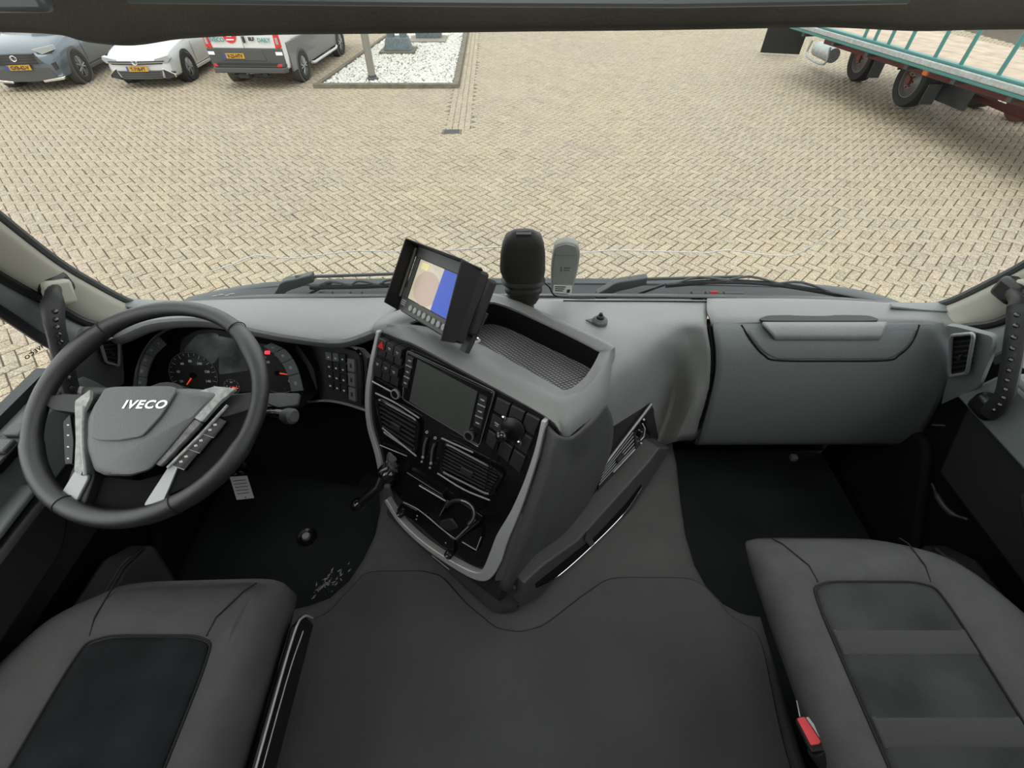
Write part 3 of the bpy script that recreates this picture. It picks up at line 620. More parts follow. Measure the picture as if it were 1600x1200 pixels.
# dirt marks on the driver footwell
vs = []
for _ in range(60):
    px_, py_ = random.gauss(512, 14), 0; py_ = 912 - (px_ - 512) * .7 + random.gauss(0, 7)
    q = W(px_, py_, z=ZF + .0012)
    if py_ > 935: continue
    a = random.uniform(0, 3); s = random.uniform(.001, .006); u = V3(math.cos(a), math.sin(a), 0); v = V3(-u.y, u.x, 0)
    vs.append(([q + u * s * 1.6, q + v * s * .5, q - u * s, q - v * s * .4], [(0, 1, 2, 3)]))
tag(obj('dust_smudge', vs, M['greymark'], smooth=False), 'chalky smudge on the driver footwell floor beside the tunnel', 'smudge', kind='stuff')
# ---------------------------------------------------------------- pillars, header, windscreen, doors
def pillar(name, sgn):
    X = lambda x: x if sgn < 0 else .14 - x            # mirror about the cab centre x=.07
    E = [(-.985, 1.00, 2.10), (-.99, .965, 2.15), (-1.005, .935, 2.22), (-1.01, .90, 2.30), (-1.0, .855, 2.42), (-.99, .80, 2.60), (-.97, .745, 2.80)]
    B = [(-.985, .90, 2.12), (-1.02, .87, 2.16), (-1.04, .85, 2.23), (-1.045, .82, 2.30), (-1.045, .775, 2.42), (-1.04, .71, 2.60), (-1.03, .66, 2.80)]
    Cc = [(-1.0, .79, 2.10), (-1.05, .785, 2.16), (-1.065, .775, 2.23), (-1.07, .76, 2.30), (-1.07, .72, 2.42), (-1.065, .66, 2.60), (-1.06, .60, 2.80)]
    v = lambda L: [V3(X(a), b, c) for a, b, c in L]
    mids = lambda A, B_, t, dx: [a.lerp(b, t) + V3(-dx * sgn, 0, 0) for a, b in zip(A, B_)]
    E, B, Cc = v(E), v(B), v(Cc)
    tp = thing(name, 'beige moulded windscreen pillar trim at the %s of the windscreen' % ('left' if sgn < 0 else 'right'), 'pillar', tuple(E[0]))
    tp['kind'] = 'structure'
    obj('pillar_trim', grid([E, mids(E, B, .25, .014), mids(E, B, .7, .016), B], 5), M['beige'], tp, solid=.012, soff=1)
    obj('pillar_seal', tube(cr([b + V3(-.002 * sgn, -.0, 0) for b in B], 4), .011, 8), M['black'], tp)
    obj('pillar_frame', grid([B, mids(B, Cc, .5, .01), Cc], 5), M['frame'], tp, solid=.01, soff=1)
    obj('pillar_frame_seal', tube(cr([b + V3(.0, .01, .0) for b in Cc], 4), .013, 8), M['black'], tp)
    obj('screen_gasket', tube(cr([e + V3(.004 * sgn, .012, 0) for e in E], 4), .009, 8), M['wiper'], tp)
    # moulded bracket block on the trim
    c = (B[3] * .35 + E[3] * .65) + V3(-.014 * sgn, -.014, -.045)
    m = Matrix.Rotation(math.radians(-24), 3, 'X') @ Matrix.Rotation(math.radians(24 * sgn), 3, 'Z')
    obj('bracket', box(c, (.035, .05, .055), m=m), M['beigebr'], tp, bevel=.008)
    return E, B, Cc
pE, pB, pC = pillar('trim_1', -1); pillar('trim_2', 1)
def header():
    t = thing('ceiling', 'dark brown grey overhead header above the windscreen', 'ceiling', (.07, .8, 2.8)); t['kind'] = 'structure'
    cols = [-190, 60, 130, 200, 280, 420, 600, 800, 1000, 1180, 1300, 1440, 1540, 1830]
    low = [45, 50, 64, 69, 58, 52, 50, 47, 45, 42, 40, 46, 44, 40]
    bot = [W(a, b, y=.74) for a, b in zip(cols, low)]
    r0 = [p + V3(0, .13, .004) for p in bot]; r1 = [p + V3(0, .03, -.004) for p in bot]; r2 = [p + V3(0, -.012, .012) for p in bot]
    r3 = [p + V3(0, -.022, .05) for p in bot]; r4 = [V3(p.x, p.y - .03, 2.9) for p in bot]; r5 = [V3(p.x, p.y - .03, 3.24) for p in bot]
    obj('header_panel', grid([r0, r1, bot, r2, r3, r4, r5], 4), M['header'], t, solid=.012, soff=1)
    a = W(560, -3, y=.70); b = W(1610, -12, y=.70)
    obj('visor_edge', tube([W(200, -2, y=.69), W(560, 2, y=.69), W(800, 4, y=.69), W(1060, 5, y=.69), W(1420, -1, y=.69)], .0045, 8), M['frame'], t)
    obj('corner_cap', box(W(6, 3, y=.66), (.10, .02, .018)), M['frame'], t, bevel=.006)
header()
sx0, sx1 = -.985, 1.125
def screen_pt(u, v):                          # u across 0..1, v up 0..1
    x = sx0 + (sx1 - sx0) * u; k = (2 * u - 1) ** 4
    return V3(x, 1.035 - .03 * k - .255 * v, 2.09 + .70 * v)
gr_ = [[screen_pt(u / 8, v / 4) for u in range(9)] for v in range(5)]
ws = obj('window_1', grid(gr_, 4), M['glass'], solid=.005); struct(ws)
ck = []
for L in ([(330, 424), (365, 412), (400, 399), (430, 402), (460, 403), (520, 396), (560, 392), (610, 393), (700, 391), (780, 386), (850, 388), (880, 392), (905, 395), (960, 391), (1040, 393), (1110, 395)], [(1110, 394), (1140, 391), (1200, 398), (1240, 398), (1275, 380), (1315, 352)]):
    P = []
    for a, b in L:
        for it in range(1):
            # intersect the lower glass (plane y = 1.035 - .364*(z-2.09))
            q = W(a, b, pl=PL((0, 1.028, 2.09), (0, 1, .364)))
        P.append(q)
    ck.append(tube(cr(P, 5), .0013, 6))
obj('glass_crack', ck, M['white'], ws, label='thin white crack running across the lower windscreen')
struct(obj('trim_3', prism([screen_pt(i / 12, 0) + V3(0, -.004, 0) for i in range(13)] + [screen_pt(i / 12, 0) + V3(0, .012, 0) for i in range(12, -1, -1)], (0, 0, 1), -.02, .002), M['cowl'], bevel=.004))
def door(idx, s):
    x0 = XL if s < 0 else XR; n = -s
    d = thing('door_%d' % idx, 'cab door lining on the %s side' % ('left' if s < 0 else 'right'), 'door', (x0, .3, ZF)); d['kind'] = 'structure'
    def yz(L, h0, h1): return prism([V3(x0, y, z) for y, z in L], (n, 0, 0), h0, h1)
    zs = 2.10
    obj('door_skin', yz([(-.5, ZF), (1.05, ZF), (1.05, 2.0), (.93, 2.08), (.76, zs), (-.5, zs)], -.06, -.03), M['black'], d)
    obj('upper_lining', [yz([(-.5, zs - .01), (.74, zs - .01), (.74, zs + .01), (-.5, zs + .01)], -.05, .03), yz([(-.5, 1.98), (.80, 1.98), (.76, zs), (-.5, zs)], -.04, .035)], M['doorgrey'], d, bevel=.008)
    obj('sill_seal', yz([(-.5, zs + .01), (.745, zs + .01), (.745, zs + .03), (-.5, zs + .03)], -.04, -.012), M['black'], d)
    obj('middle_lining', yz([(-.5, 1.78), (.70, 1.78), (.78, 1.98), (-.5, 1.98)], -.04, .012), M['dark'], d, bevel=.01)
    obj('armrest', yz(rp([(-.5, 1.90), (.42, 1.90), (.52, 1.97), (.50, 2.02), (-.5, 1.99)], .15), .0, .085), M['dark'], d, bevel=.015)
    obj('armrest_trim', yz([(-.5, 1.995), (.49, 2.025), (.505, 2.03), (.5, 2.04), (-.5, 2.01)], .03, .07), M['doorgrey'], d, bevel=.005)
    obj('lower_pocket', yz(rp([(-.5, 1.46), (.50, 1.46), (.55, 1.66), (.48, 1.72), (-.5, 1.72)], .1), .0, .075), M['cheek'] if s < 0 else M['dark'], d, bevel=.015)
    obj('pocket_rim', tube([V3(x0 + n * .078, y, z) for y, z in ((-.5, 1.725), (.46, 1.725), (.52, 1.70))], .005, 8), M['dark'], d)
    obj('kick_trim', yz(rp([(.50, 1.44), (.95, 1.44), (.98, 1.75), (.78, 1.80)], .15), -.03, .0), M['matt'], d, bevel=.012)
    return d, x0, n
d1, x0, n0 = door(1, -1)
q = W(8, 704, x=XL + .04)
obj('window_switches', [box(q, (.05, .10, .02)), box(q + V3(.005, .0, .014), (.035, .03, .012), mi=1), box(q + V3(.005, .04, .014), (.035, .03, .012), mi=1)], [M['black'], M['dashmid']], d1, bevel=.004)
d2, x2, n2 = door(2, 1)
obj('pull_scoop', tube(cr([W(1456, 756, x=XR - .035), W(1468, 782, x=XR - .045), W(1486, 802, x=XR - .045), W(1512, 812, x=XR - .035)], 6), [.003] * 4 + [.007] * 10 + [.004] * 5, 10), M['dark'], d2)
for k, (x_, s_) in enumerate(((XL - .028, -1), (XR + .028, 1))):
    wn = obj('window_%d' % (k + 2), prism([V3(x_, -.45, 2.12), V3(x_, .755, 2.12), V3(x_, .745, 2.3), V3(x_, .70, 2.45), V3(x_, .60, 2.8), V3(x_, -.45, 2.8)], (1, 0, 0), -.002, .002), M['glass']); struct(wn)
    if k == 0:
        q = W(68, 543, x=x_ - .004); obj('window_lettering', text('IVECO', q, (0, -1, .12), (0, .12, 1), .0112, .0006, bold=.0003, xs=1.3, sp=1.2), M['black'], wn)
# ---------------------------------------------------------------- grab handles on the pillars
def grab(sgn):
    if sgn < 0:
        P = [W(84, 455, x=-1.01), W(82, 466, x=-.985), W(84, 500, x=-.975), W(92, 535, x=-.975), W(102, 575, x=-.975), W(114, 620, x=-.985), W(128, 650, x=-1.0)]
    else:
        P = [W(1584, 462, x=1.125), W(1592, 480, x=1.10), W(1586, 530, x=1.095), W(1578, 580, x=1.095), W(1568, 620, x=1.10), W(1545, 645, x=1.115)]
    t = thing('grab_handle', 'black ribbed grab handle fixed to the %s windscreen pillar' % ('left' if sgn < 0 else 'right'), 'handle', tuple(P[-1]))
    cp = cr(P, 6); obj('grip', tube(cp, .0135, 12, flat=1.5, up=(0, 1, .4)), M['dark'], t)
    k0 = len(cp) // 4; obj('grip_studs', [ball(p + V3(-.013 * sgn, -.012, 0), .0055, 8) for p in cp[k0:-3:2]], M['gloss'], t)
    for a in (P[0], P[-1]): obj('mount', box(a + V3(.02 * sgn, .02, 0), (.06, .06, .05)), M['black'], t, bevel=.012)
grab(-1); grab(1)
# ================================================================ DASHBOARD
FP = plane3(W(590, 515, z=2.2), W(852, 655, z=2.16), W(755, 905, z=1.70))
SP = PL((0, .277, 0), (.672, -.74, .08)); SP = PL(W(900, 700, pl=plane3(V3(0, .443, 1.55), V3(.52, .915, 1.55), V3(.136, .632, 2.1))), (.672, -.74, .08))
CP = PL((0, .965, 2.06), (0, -.894, .447))
dash = thing('dashboard', 'grey moulded dashboard spanning the cab below the windscreen', 'dashboard', (.07, .95, 1.85))
zr = lambda L: [W(a, b, z=c) for a, b, c in L]
R0 = zr([(150, 500, 2.12), (205, 486, 2.12), (260, 477, 2.125), (330, 472, 2.13), (400, 470, 2.13), (470, 469, 2.13), (540, 469, 2.13), (610, 468, 2.13)])
R1 = zr([(140, 515, 2.13), (190, 500, 2.14), (245, 488, 2.15), (325, 484, 2.155), (400, 489, 2.155), (465, 494, 2.15), (540, 496, 2.15), (620, 484, 2.16)])
R2 = zr([(134, 535, 2.10), (180, 523, 2.14), (238, 501, 2.17), (320, 497, 2.175), (398, 512, 2.165), (455, 522, 2.155), (530, 529, 2.15), (590, 512, 2.175)])
R2b = [p + V3(0, -.004, -.012) for p in R2]; R2c = [p + V3(0, .006, -.026) for p in R2]; R2d = [p + V3(0, .03, -.032) for p in R2]
obj('top_panel', grid([R0, R1, R2, R2b, R2c, R2d], 5), M['dash'], dash, solid=.006, soff=1)
obj('screen_ledge', grid([[p + V3(0, .0, -.002) for p in zr([(190, 492, 2.12), (300, 472, 2.12), (500, 466, 2.12), (800, 464, 2.12), (1100, 466, 2.12), (1350, 473, 2.12), (1470, 486, 2.12)])], [V3(-.97, 1.0, 2.10), V3(-.7, 1.04, 2.115), V3(-.3, 1.045, 2.115), V3(.07, 1.045, 2.115), V3(.5, 1.045, 2.115), V3(.9, 1.035, 2.11), V3(1.1, 1.0, 2.10)]], 5), M['dashmid'], dash, solid=.005, soff=1)
# right part: top, then flowing down into the console side
Gy = lambda py: float(np.interp(py, [500, 507, 520, 545, 580, 620, 660, 690], [.915, .915, .896, .874, .857, .844, .840, .852]))
G = lambda px, py, d=0: W(px, py, y=Gy(py) - d)
def spw(a, b, h=0): return W(a, b, pl=SP.off(h))
rows = [zr([(760, 466, 2.13), (850, 467, 2.13), (930, 467, 2.13), (1010, 468, 2.13), (1060, 468, 2.13), (1106, 469, 2.13)]),
        zr([(800, 482, 2.15), (880, 490, 2.15), (950, 490, 2.14), (1015, 488, 2.14), (1062, 487, 2.135), (1106, 488, 2.13)]),
        zr([(850, 505, 2.16), (930, 520, 2.16), (985, 522, 2.15), (1030, 512, 2.14), (1066, 507, 2.13), (1104, 505, 2.125)]),
        [W(930, 560, z=2.15), W(962, 565, z=2.14), W(1005, 556, z=2.115), W(1040, 540, z=2.10), W(1072, 528, z=2.09), W(1106, 522, y=.893)],
        [W(938, 620, z=2.10), spw(966, 615), spw(1010, 596, .0), spw(1048, 580, -.01), W(1080, 570, y=.885), W(1110, 560, y=.866)],
        [spw(930, 690), spw(962, 672), spw(1005, 650), spw(1045, 636, -.004), W(1080, 626, y=.845), W(1106, 620, y=.844)],
        [spw(900, 790), spw(935, 765), spw(980, 722), spw(1020, 702), W(1055, 690, y=.83), W(1090, 686, y=.845)]]
obj('centre_shoulder', grid(rows, 5), M['dash'], dash, solid=.006, soff=-1)
# passenger top + glove box
tr = [zr([(1104, 469, 2.13), (1180, 469, 2.13), (1260, 470, 2.13), (1340, 473, 2.13), (1420, 479, 2.125), (1480, 487, 2.12), (1530, 500, 2.11)]),
      zr([(1104, 488, 2.132), (1180, 484, 2.132), (1270, 484, 2.132), (1350, 487, 2.13), (1430, 493, 2.125), (1490, 503, 2.115), (1540, 516, 2.10)]),
      [G(1110, 505), G(1185, 503), G(1280, 502), G(1350, 503), G(1440, 506), W(1500, 514, y=.90), W(1550, 526, y=.87)],
      [G(1110, 507) + V3(0, .02, -.02), G(1185, 505) + V3(0, .02, -.02), G(1280, 504) + V3(0, .02, -.02), G(1350, 505) + V3(0, .02, -.02), G(1440, 508) + V3(0, .02, -.02), W(1500, 516, y=.91), W(1550, 528, y=.88)]]
obj('passenger_top', grid(tr, 5), M['dash'], dash, solid=.006, soff=1)
obj('defrost_line', [tube(cr(zr([(230, 476, 2.128), (330, 473, 2.132), (600, 471, 2.132)]), 4), .0022, 6), tube(cr(zr([(880, 470, 2.133), (1100, 471, 2.133), (1300, 473, 2.133), (1420, 482, 2.128)]), 4), .0022, 6)], M['black'], dash)
def gsheet(pxs_rows, d): return [[G(a, b, d) for a, b in r] for r in pxs_rows]
def lerp(a, b, t): return a + (b - a) * t
def grow(py, d, xl, xr, n=9): return [G(lerp(xl, xr, i / n), py, d) for i in range(n + 1)]
LE = lambda py: float(np.interp(py, [507, 545, 580, 620, 660, 690], [1112, 1117, 1117, 1109, 1098, 1088]))
RE = lambda py: float(np.interp(py, [507, 530, 560, 590, 620, 660, 690], [1468, 1481, 1484, 1478, 1466, 1445, 1425]))
gb = obj('glove_box_lid', grid([grow(p, .0, LE(p), RE(p)) for p in (507, 520, 545, 580, 620, 660, 690)] + [[p + V3(0, .06, -.012) for p in grow(690, 0, LE(690), RE(690))]], 4), M['glove'], dash, solid=.01, soff=1)
obj('glove_box_gap', tube([G(LE(p) - 4, p, -.002) for p in range(505, 692, 8)], .004, 8), M['matt'], dash)
obj('glove_box_gap', tube(cr([G(1112, 506, .001), G(1280, 503, .001), G(1468, 507, .001)], 4), .0018, 6), M['matt'], dash)
# handle recess: bowl shaped panel with gap line, grip bar and slot
ur = [(508, 1160, 1433), (524, 1170, 1428), (540, 1182, 1418), (552, 1196, 1402), (560, 1214, 1385)]
hp = obj('handle_panel', grid([grow(p, .006 if i else .004, a, b) for i, (p, a, b) in enumerate(ur)], 4), M['glove'], gb, solid=.005, soff=1)
gap = [(1158, 508), (1168, 524), (1180, 541), (1194, 555), (1214, 563), (1300, 564), (1385, 563), (1404, 555), (1420, 541), (1430, 524), (1436, 508)]
obj('handle_gap', tube(cr([G(a, b, .0085) for a, b in gap], 5), .0028, 6), M['matt'], gb)
obj('handle_rim', tube(cr([G(a + (-10 if a < 1300 else 10), b + 5, .0) for a, b in gap if a != 1300], 5), .0045, 8), M['dash'], gb)
obj('glove_box_handle', grid([grow(507, .012, 1190, 1384), grow(512, .018, 1194, 1382), grow(522, .018, 1204, 1376), grow(528, .012, 1210, 1372)], 4), M['dash'], gb, solid=.008, soff=1, label='smooth grip bar')
obj('handle_scoop', grid([grow(514, .0192, 1232, 1348), grow(520, .0192, 1245, 1335)], 3), M['dashmid'], gb, solid=.001, soff=1)
obj('top_slot', prism(rnd([W(a, b, z=2.134) for a, b in ((1186, 499), (1200, 494), (1355, 494), (1372, 500), (1368, 503), (1190, 503))], .25, 3), (0, 0, 1), -.003, .0035), M['dark'], dash)
# underside and knee area below the glove box
obj('lower_panel', [prism([G(LE(688) - 30, 686, -.08), G(1430, 690, -.08), V3(1.08, 1.06, 1.70), V3(.5, 1.06, 1.70)], (0, .5, 1), -.01, .0)], M['black'], dash)
obj('knee_bracket', box(W(1240, 715, y=.87), (.02, .02, .02)), M['dashmid'], dash, bevel=.004)
# right hand air vent housing
def vent(parent, q, pl, ns, ring=6, dep=.03, tab=True, bar='black', fmat='black', frame_mat=None, frame_w=None):
    # q: four image corners of the opening on plane pl (top-left, top-right, bottom-right, bottom-left)
    cc = mid([W(*a, pl=pl) for a in q])
    base = obj('air_vent', plate(rp(q, .12), pl, -dep, -dep + .003), M['matt'], parent)
    obj('vent_slats', [plate(sq(q, .03, (i + .32) / ns, .97, (i + .68) / ns), pl, -.012, -.002) for i in range(ns)], M[bar], base, bevel=.0008)
    if tab: obj('vent_tab', [plate(sq(q, .44, (ns // 2 + .1) / ns, .62, (ns // 2 + .95) / ns), pl, -.004, .006)], M['dark'], base, bevel=.0015)
    if frame_mat:
        P = [W(*a, pl=pl.off(.002)) for a in rp(q, .14, 5)]
        obj('vent_frame', tube(P, frame_w or .005, 8, closed=True), M[frame_mat], base)
    return base
VR = plane3(W(1480, 520, y=.865), W(1530, 520, y=.80), W(1500, 610, y=.80))
hs = [(1476, 508), (1500, 512), (1552, 526), (1546, 560), (1528, 606), (1514, 612), (1480, 628), (1470, 632), (1484, 580), (1486, 545)]
obj('right_vent_panel', plate(rp(hs, .2), VR, -.012, .0), M['doorgrey'], dash, bevel=.003)
vq = [(1486, 524), (1522, 521), (1511, 583), (1483, 588)]
vent(dash, vq, VR.off(.014), 8, frame_mat='silvermat', frame_w=.0042, bar='dark', dep=.006)
obj('end_panel', [plate([(1466, 632), (1484, 625), (1530, 608), (1560, 560), (1600, 560), (1600, 640), (1540, 650), (1480, 690), (1430, 692)], PL(W(1500, 640, y=.84), (-.35, -.85, .25)), -.012, 0)], M['black'], dash, bevel=.005)
obj('corner_panel', plate([(1548, 527), (1600, 470), (1600, 600), (1536, 606)], PL(W(1560, 560, y=.86), (-.6, -.7, .2)), -.01, 0), M['frame'], dash, bevel=.004)
obj('grab_ledge', tube([W(1457, 664, y=.80), W(1476, 665, y=.80)], .0025, 6), M['dashmid'], dash)
# left hand vent and corner
VL = plane3(W(150, 530, y=.82), W(190, 530, y=.87), W(170, 590, y=.80))
obj('left_vent_panel', plate(rp([(100, 575), (132, 512), (190, 512), (196, 600), (172, 610), (130, 608)], .15), VL, -.012, .0), M['dashmid'], dash, bevel=.003)
vent(dash, [(156, 533), (186, 526), (186, 572), (166, 566)], VL.off(.014), 6, frame_mat='silvermat', frame_w=.0032, bar='dark', dep=.006)
obj('left_end_panel', plate([(78, 640), (110, 560), (190, 600), (200, 640), (150, 690), (70, 700)], PL(W(140, 620, y=.84), (.3, -.85, .3)), -.012, 0), M['dark'], dash, bevel=.005)
obj('lower_left_panel', plate([(100, 650), (560, 640), (590, 700), (560, 760), (420, 740), (100, 790)], PL((0, .93, 1.85), (0, -.9, .3)), -.01, 0), M['black'], dash)
for nm_, A_, B_ in (('corner_fillet', ((120, 437), (155, 452), (185, 464), (220, 471), (275, 473)), ((135, 458), (165, 472), (198, 482), (232, 484), (285, 478))), ('corner_fillet', ((1385, 475), (1450, 476), (1495, 470), (1525, 458), (1550, 442)), ((1392, 482), (1450, 488), (1500, 488), (1530, 478), (1556, 462)))):
    a_ = [W(p[0], p[1], y=1.0) for p in A_]; b_ = [W(p[0], p[1], y=.955) for p in B_]
    obj(nm_, grid([a_, [p.lerp(q, .5) + V3(0, -.004, .002) for p, q in zip(a_, b_)], b_], 5), M['doorgrey'], dash, solid=.006, soff=1)
# ================================================================ INSTRUMENT CLUSTER
ic = thing('instrument_cluster', 'black instrument cluster with red needles behind the steering wheel', 'instrument cluster', tuple(W(340, 600, pl=CP)))
oc = [(190, 545), (200, 522), (236, 508), (282, 500), (340, 500), (398, 512), (440, 526), (468, 542), (490, 575), (497, 612), (470, 640), (330, 650), (192, 640)]
oc_r = rp(oc, .2, 3)
cs_ = mid([W(*p, pl=CP) for p in oc_r])
obj('binnacle', plate(oc_r, CP, -.02, .0), M['matt'], ic)
lip = [W(a, b, pl=CP.off(.065)) for a, b in oc_r]; inn = [W(a, b, pl=CP.off(.001)) for a, b in oc_r]
k = len(oc_r); lp = [(lip[i], inn[i]) for i in range(k)]
obj('binnacle_wall', loops([[a for a, b in lp], [b for a, b in lp]], cap0=False, cap1=False), M['dark'], ic)
obj('binnacle_edge', tube(cr([W(a, b, pl=CP.off(.055)) for a, b in [(222, 640), (214, 610), (215, 580), (225, 550), (245, 525), (275, 510), (310, 505), (340, 507)]], 6), .0035, 8), M['dashmid'], ic)
def segs(L0, L1, n, nm):
    A = cr([W(*p, pl=CP.off(.035)) for p in L0], 8); B = cr([W(*p, pl=CP.off(.03)) for p in L1], 8)
    for i in range(n):
        a0 = int(i * (len(A) - 1) / n); a1 = int((i + 1) * (len(A) - 1) / n)
        P = A[a0:a1 + 1] + B[a0:a1 + 1][::-1]; c = mid(P); P = [c + (p - c) * .94 for p in P]
        o = obj(nm, [prism(P, CP.n, 0, .004), prism([c + (p - c) * .22 for p in P], CP.n, .004, .0046, 1)], [M['segment'], M['greymark']], ic, bevel=.0008)
segs([(248, 524), (226, 545), (213, 575), (208, 606)], [(262, 538), (244, 556), (234, 580), (230, 606)], 5, 'indicator_segment')
segs([(425, 535), (450, 548), (466, 574), (476, 610)], [(412, 540), (432, 556), (448, 580), (456, 612)], 4, 'indicator_segment')
obj('dial_panel', plate(rp([(282, 530), (310, 514), (345, 513), (385, 530), (430, 540), (458, 570), (462, 606), (440, 612), (286, 612)], .25), CP, .001, .006), M['gauge'], ic, bevel=.002)
obj('painted_reflection', plate(rp([(290, 545), (310, 522), (340, 518), (358, 540), (336, 568), (300, 570)], .2), CP, .0065, .008), M['lens'], ic)  # pale plate painted as a reflection on the cluster glass
obj('display', plate(rp([(345, 523), (380, 530), (392, 578), (345, 584)], .08), CP, .0065, .0095), M['lens'], ic, bevel=.001)
obj('trip_display', plate([(322, 604), (358, 603), (356, 611), (320, 611)], CP, .0065, .008), M['lens'], ic)
obj('small_display', plate([(443, 600), (462, 599), (463, 606), (446, 608)], CP, .0065, .008), M['segment'], ic)
def dial(cx, cy, r, a0, a1, n, nx, lab, size, needle):
    c = W(cx, cy, pl=CP.off(.0065)); xd = V3(1, 0, 0); yd = CP.n.cross(xd)
    if yd.z < 0: yd = -yd
    P = lambda rr, a, h=0: c + (xd * math.cos(math.radians(a)) + yd * math.sin(math.radians(a))) * rr + CP.n * h
    sh = [cyl(c, CP.n, r, 0, .0015, 40, mi=0), tube([P(r * 1.0, a, .002) for a in range(0, 360, 9)], .0008, 5, closed=True, mi=1)]
    for i in range(n + 1):
        a = lerp(a0, a1, i / n); sh.append(tube([P(r * .95, a, .002), P(r * (.80 if i % 2 == 0 else .88), a, .002)], .0006, 4, mi=2))
    for s, a in lab: sh.append(text(s, P(r * .62, a, .002) - yd * size * .35, xd, yd, size, .0005, bold=.0002, align='CENTER', mi=2))
    d = obj('dial', sh, [M['gauge'], M['segment'], M['white']], ic)
    ne = W(*needle, pl=CP.off(.010)); c2 = c + CP.n * .0035
    obj('needle', [tube([c2 - (ne - c2) * .15, ne], [.0024, .0012], 8)], M['needle'], d)
    obj('needle_hub', cyl(c, CP.n, r * .12, .0015, .007, 20), M['gloss'], d); return d
dial(303, 586, .066, 225, -45, 20, 0, [('20', 205), ('40', 165), ('60', 125), ('80', 90), ('100', 55), ('120', 15), ('140', -25)], .0095, (292, 601))
dial(434, 582, .060, 215, -40, 16, 0, [('6', 205), ('8', 170), ('10', 125), ('0', -40)], .010, (449, 585))
dial(363, 604, .022, 180, 0, 6, 0, [('0', 170), ('1/2', 90), ('1', 10)], .006, (372, 607))
obj('warning_lamp', plate(rp([(416, 547), (424, 547), (424, 552), (416, 552)], .2), CP, .0065, .009), M['lampred'], ic)
obj('warning_lamp', cyl(W(361, 606, pl=CP.off(.009)), CP.n, .004, 0, .002, 12), M['lampred'], ic)
obj('warning_icons', [plate([(a, 538 + abs(a - 380) * .1), (a + 4, 538 + abs(a - 380) * .1), (a + 4, 541 + abs(a - 380) * .1), (a, 541 + abs(a - 380) * .1)], CP, .0065, .007) for a in (398, 406)], M['segment'], ic)
# ================================================================ SWITCH PANEL
WP = plane3(W(480, 540, y=.93), W(570, 555, y=.845), W(520, 620, y=.83))
sp_ = thing('switch_panel', 'curved black switch panel with grey buttons between cluster and centre console', 'switch panel', tuple(W(520, 590, pl=WP)))
obj('panel', plate(rp([(446, 530), (480, 534), (560, 545), (574, 560), (572, 640), (530, 632), (500, 624), (478, 570)], .12), WP, -.02, .0), M['dark'], sp_, bevel=.003)
obj('panel_rim', tube(cr([W(a, b, pl=WP.off(.003)) for a, b in ((462, 532), (500, 535), (545, 544), (561, 552), (566, 575), (566, 632))], 5), .0035, 8), M['gloss'], sp_)
bq = [(510, 548), (543, 552), (546, 618), (514, 606)]
for r_ in range(4):
    for c3 in range(3):
        cell = sq(bq, c3 / 3 + .03, r_ / 4 + .02, (c3 + 1) / 3 - .03, (r_ + 1) / 4 - .03)
        obj('button', [plate(cell, WP, .0, .006), plate(sq(cell, .35, .55, .65, .75), WP, .006, .0066, 1)], [M['segment'] if (r_ == 0 and c3 < 2) else M['btn'], M['white']], sp_, bevel=.001)
lq = [(545, 558), (557, 560), (559, 628), (548, 624)]
for r_ in range(3):
    cell = sq(lq, .05, r_ / 3 + .02, .95, (r_ + 1) / 3 - .02)
    obj('button', [plate(cell, WP, 0, .007), plate(sq(cell, .35, .35, .65, .7), WP, .007, .0076, 1)], [M['btnlight'], M['dark']], sp_, bevel=.001, label='pale grey rocker button')
obj('silver_strip', tube(cr([W(a, b, pl=WP.off(.004)) for a, b in ((482, 628), (510, 626), (540, 631), (574, 642))], 5), [.004] * 16, 8, flat=.6), M['silvermat'], sp_)
# ================================================================ CENTRE CONSOLE
cc_ = thing('centre_console', 'tall angled centre console with silver edged black control face', 'console', (.1, .6, ZT))
def fpl(L, h0, h1, mi=0, r=0): return plate(rp(L, r) if r else L, FP, h0, h1, mi)
face = [(592, 517), (850, 655), (838, 735), (805, 815), (786, 870), (765, 897), (735, 885), (680, 842), (640, 800), (600, 752), (590, 710), (577, 640), (580, 580)]
obj('console_body', [fpl([(588, 518), (858, 660), (845, 745), (812, 835), (798, 900), (778, 950), (700, 890), (610, 790), (578, 690), (572, 610)], -.10, -.012)], M['dark'], cc_, bevel=.01)
fc = obj('fascia_panel', fpl(face, -.012, -.004, r=.08), M['gloss'], cc_)
# silver trims
def strip(L, w_, h, mm, nm, par=cc_, closed=False, bev=.002):
    P = cr([W(*p, pl=FP.off(.0)) for p in L], 8, closed); n = FP.n; A, B = [], []
    for i in range(len(P)):
        t = (P[min(i + 1, len(P) - 1)] - P[max(0, i - 1)]).normalized(); s = t.cross(n)
        ww = w_ if not isinstance(w_, (list, tuple)) else float(np.interp(i / (len(P) - 1), np.linspace(0, 1, len(w_)), w_))
        A.append(P[i] + s * ww / 2); B.append(P[i] - s * ww / 2)
    k = len(P); vs = [a - n * .012 for a in A] + [a + n * h for a in A] + [b + n * h for b in B] + [b - n * .012 for b in B]
    fs = [(i + j * k, i + 1 + j * k, i + 1 + (j + 1) * k, i + (j + 1) * k) for j in range(3) for i in range(k - 1)] + [(0, k, 2 * k, 3 * k), (k - 1, 2 * k - 1, 3 * k - 1, 4 * k - 1)]
    return obj(nm, (vs, fs), mm, par, bevel=bev, label='satin silver edge trim' if mm in (M['silver'], M['silvermat']) else None)
strip([(592, 517), (581, 570), (575, 620), (578, 665), (590, 708), (597, 740), (606, 762)], [.008, .012, .014, .015, .016, .016, .014], .004, M['silver'], 'silver_trim')
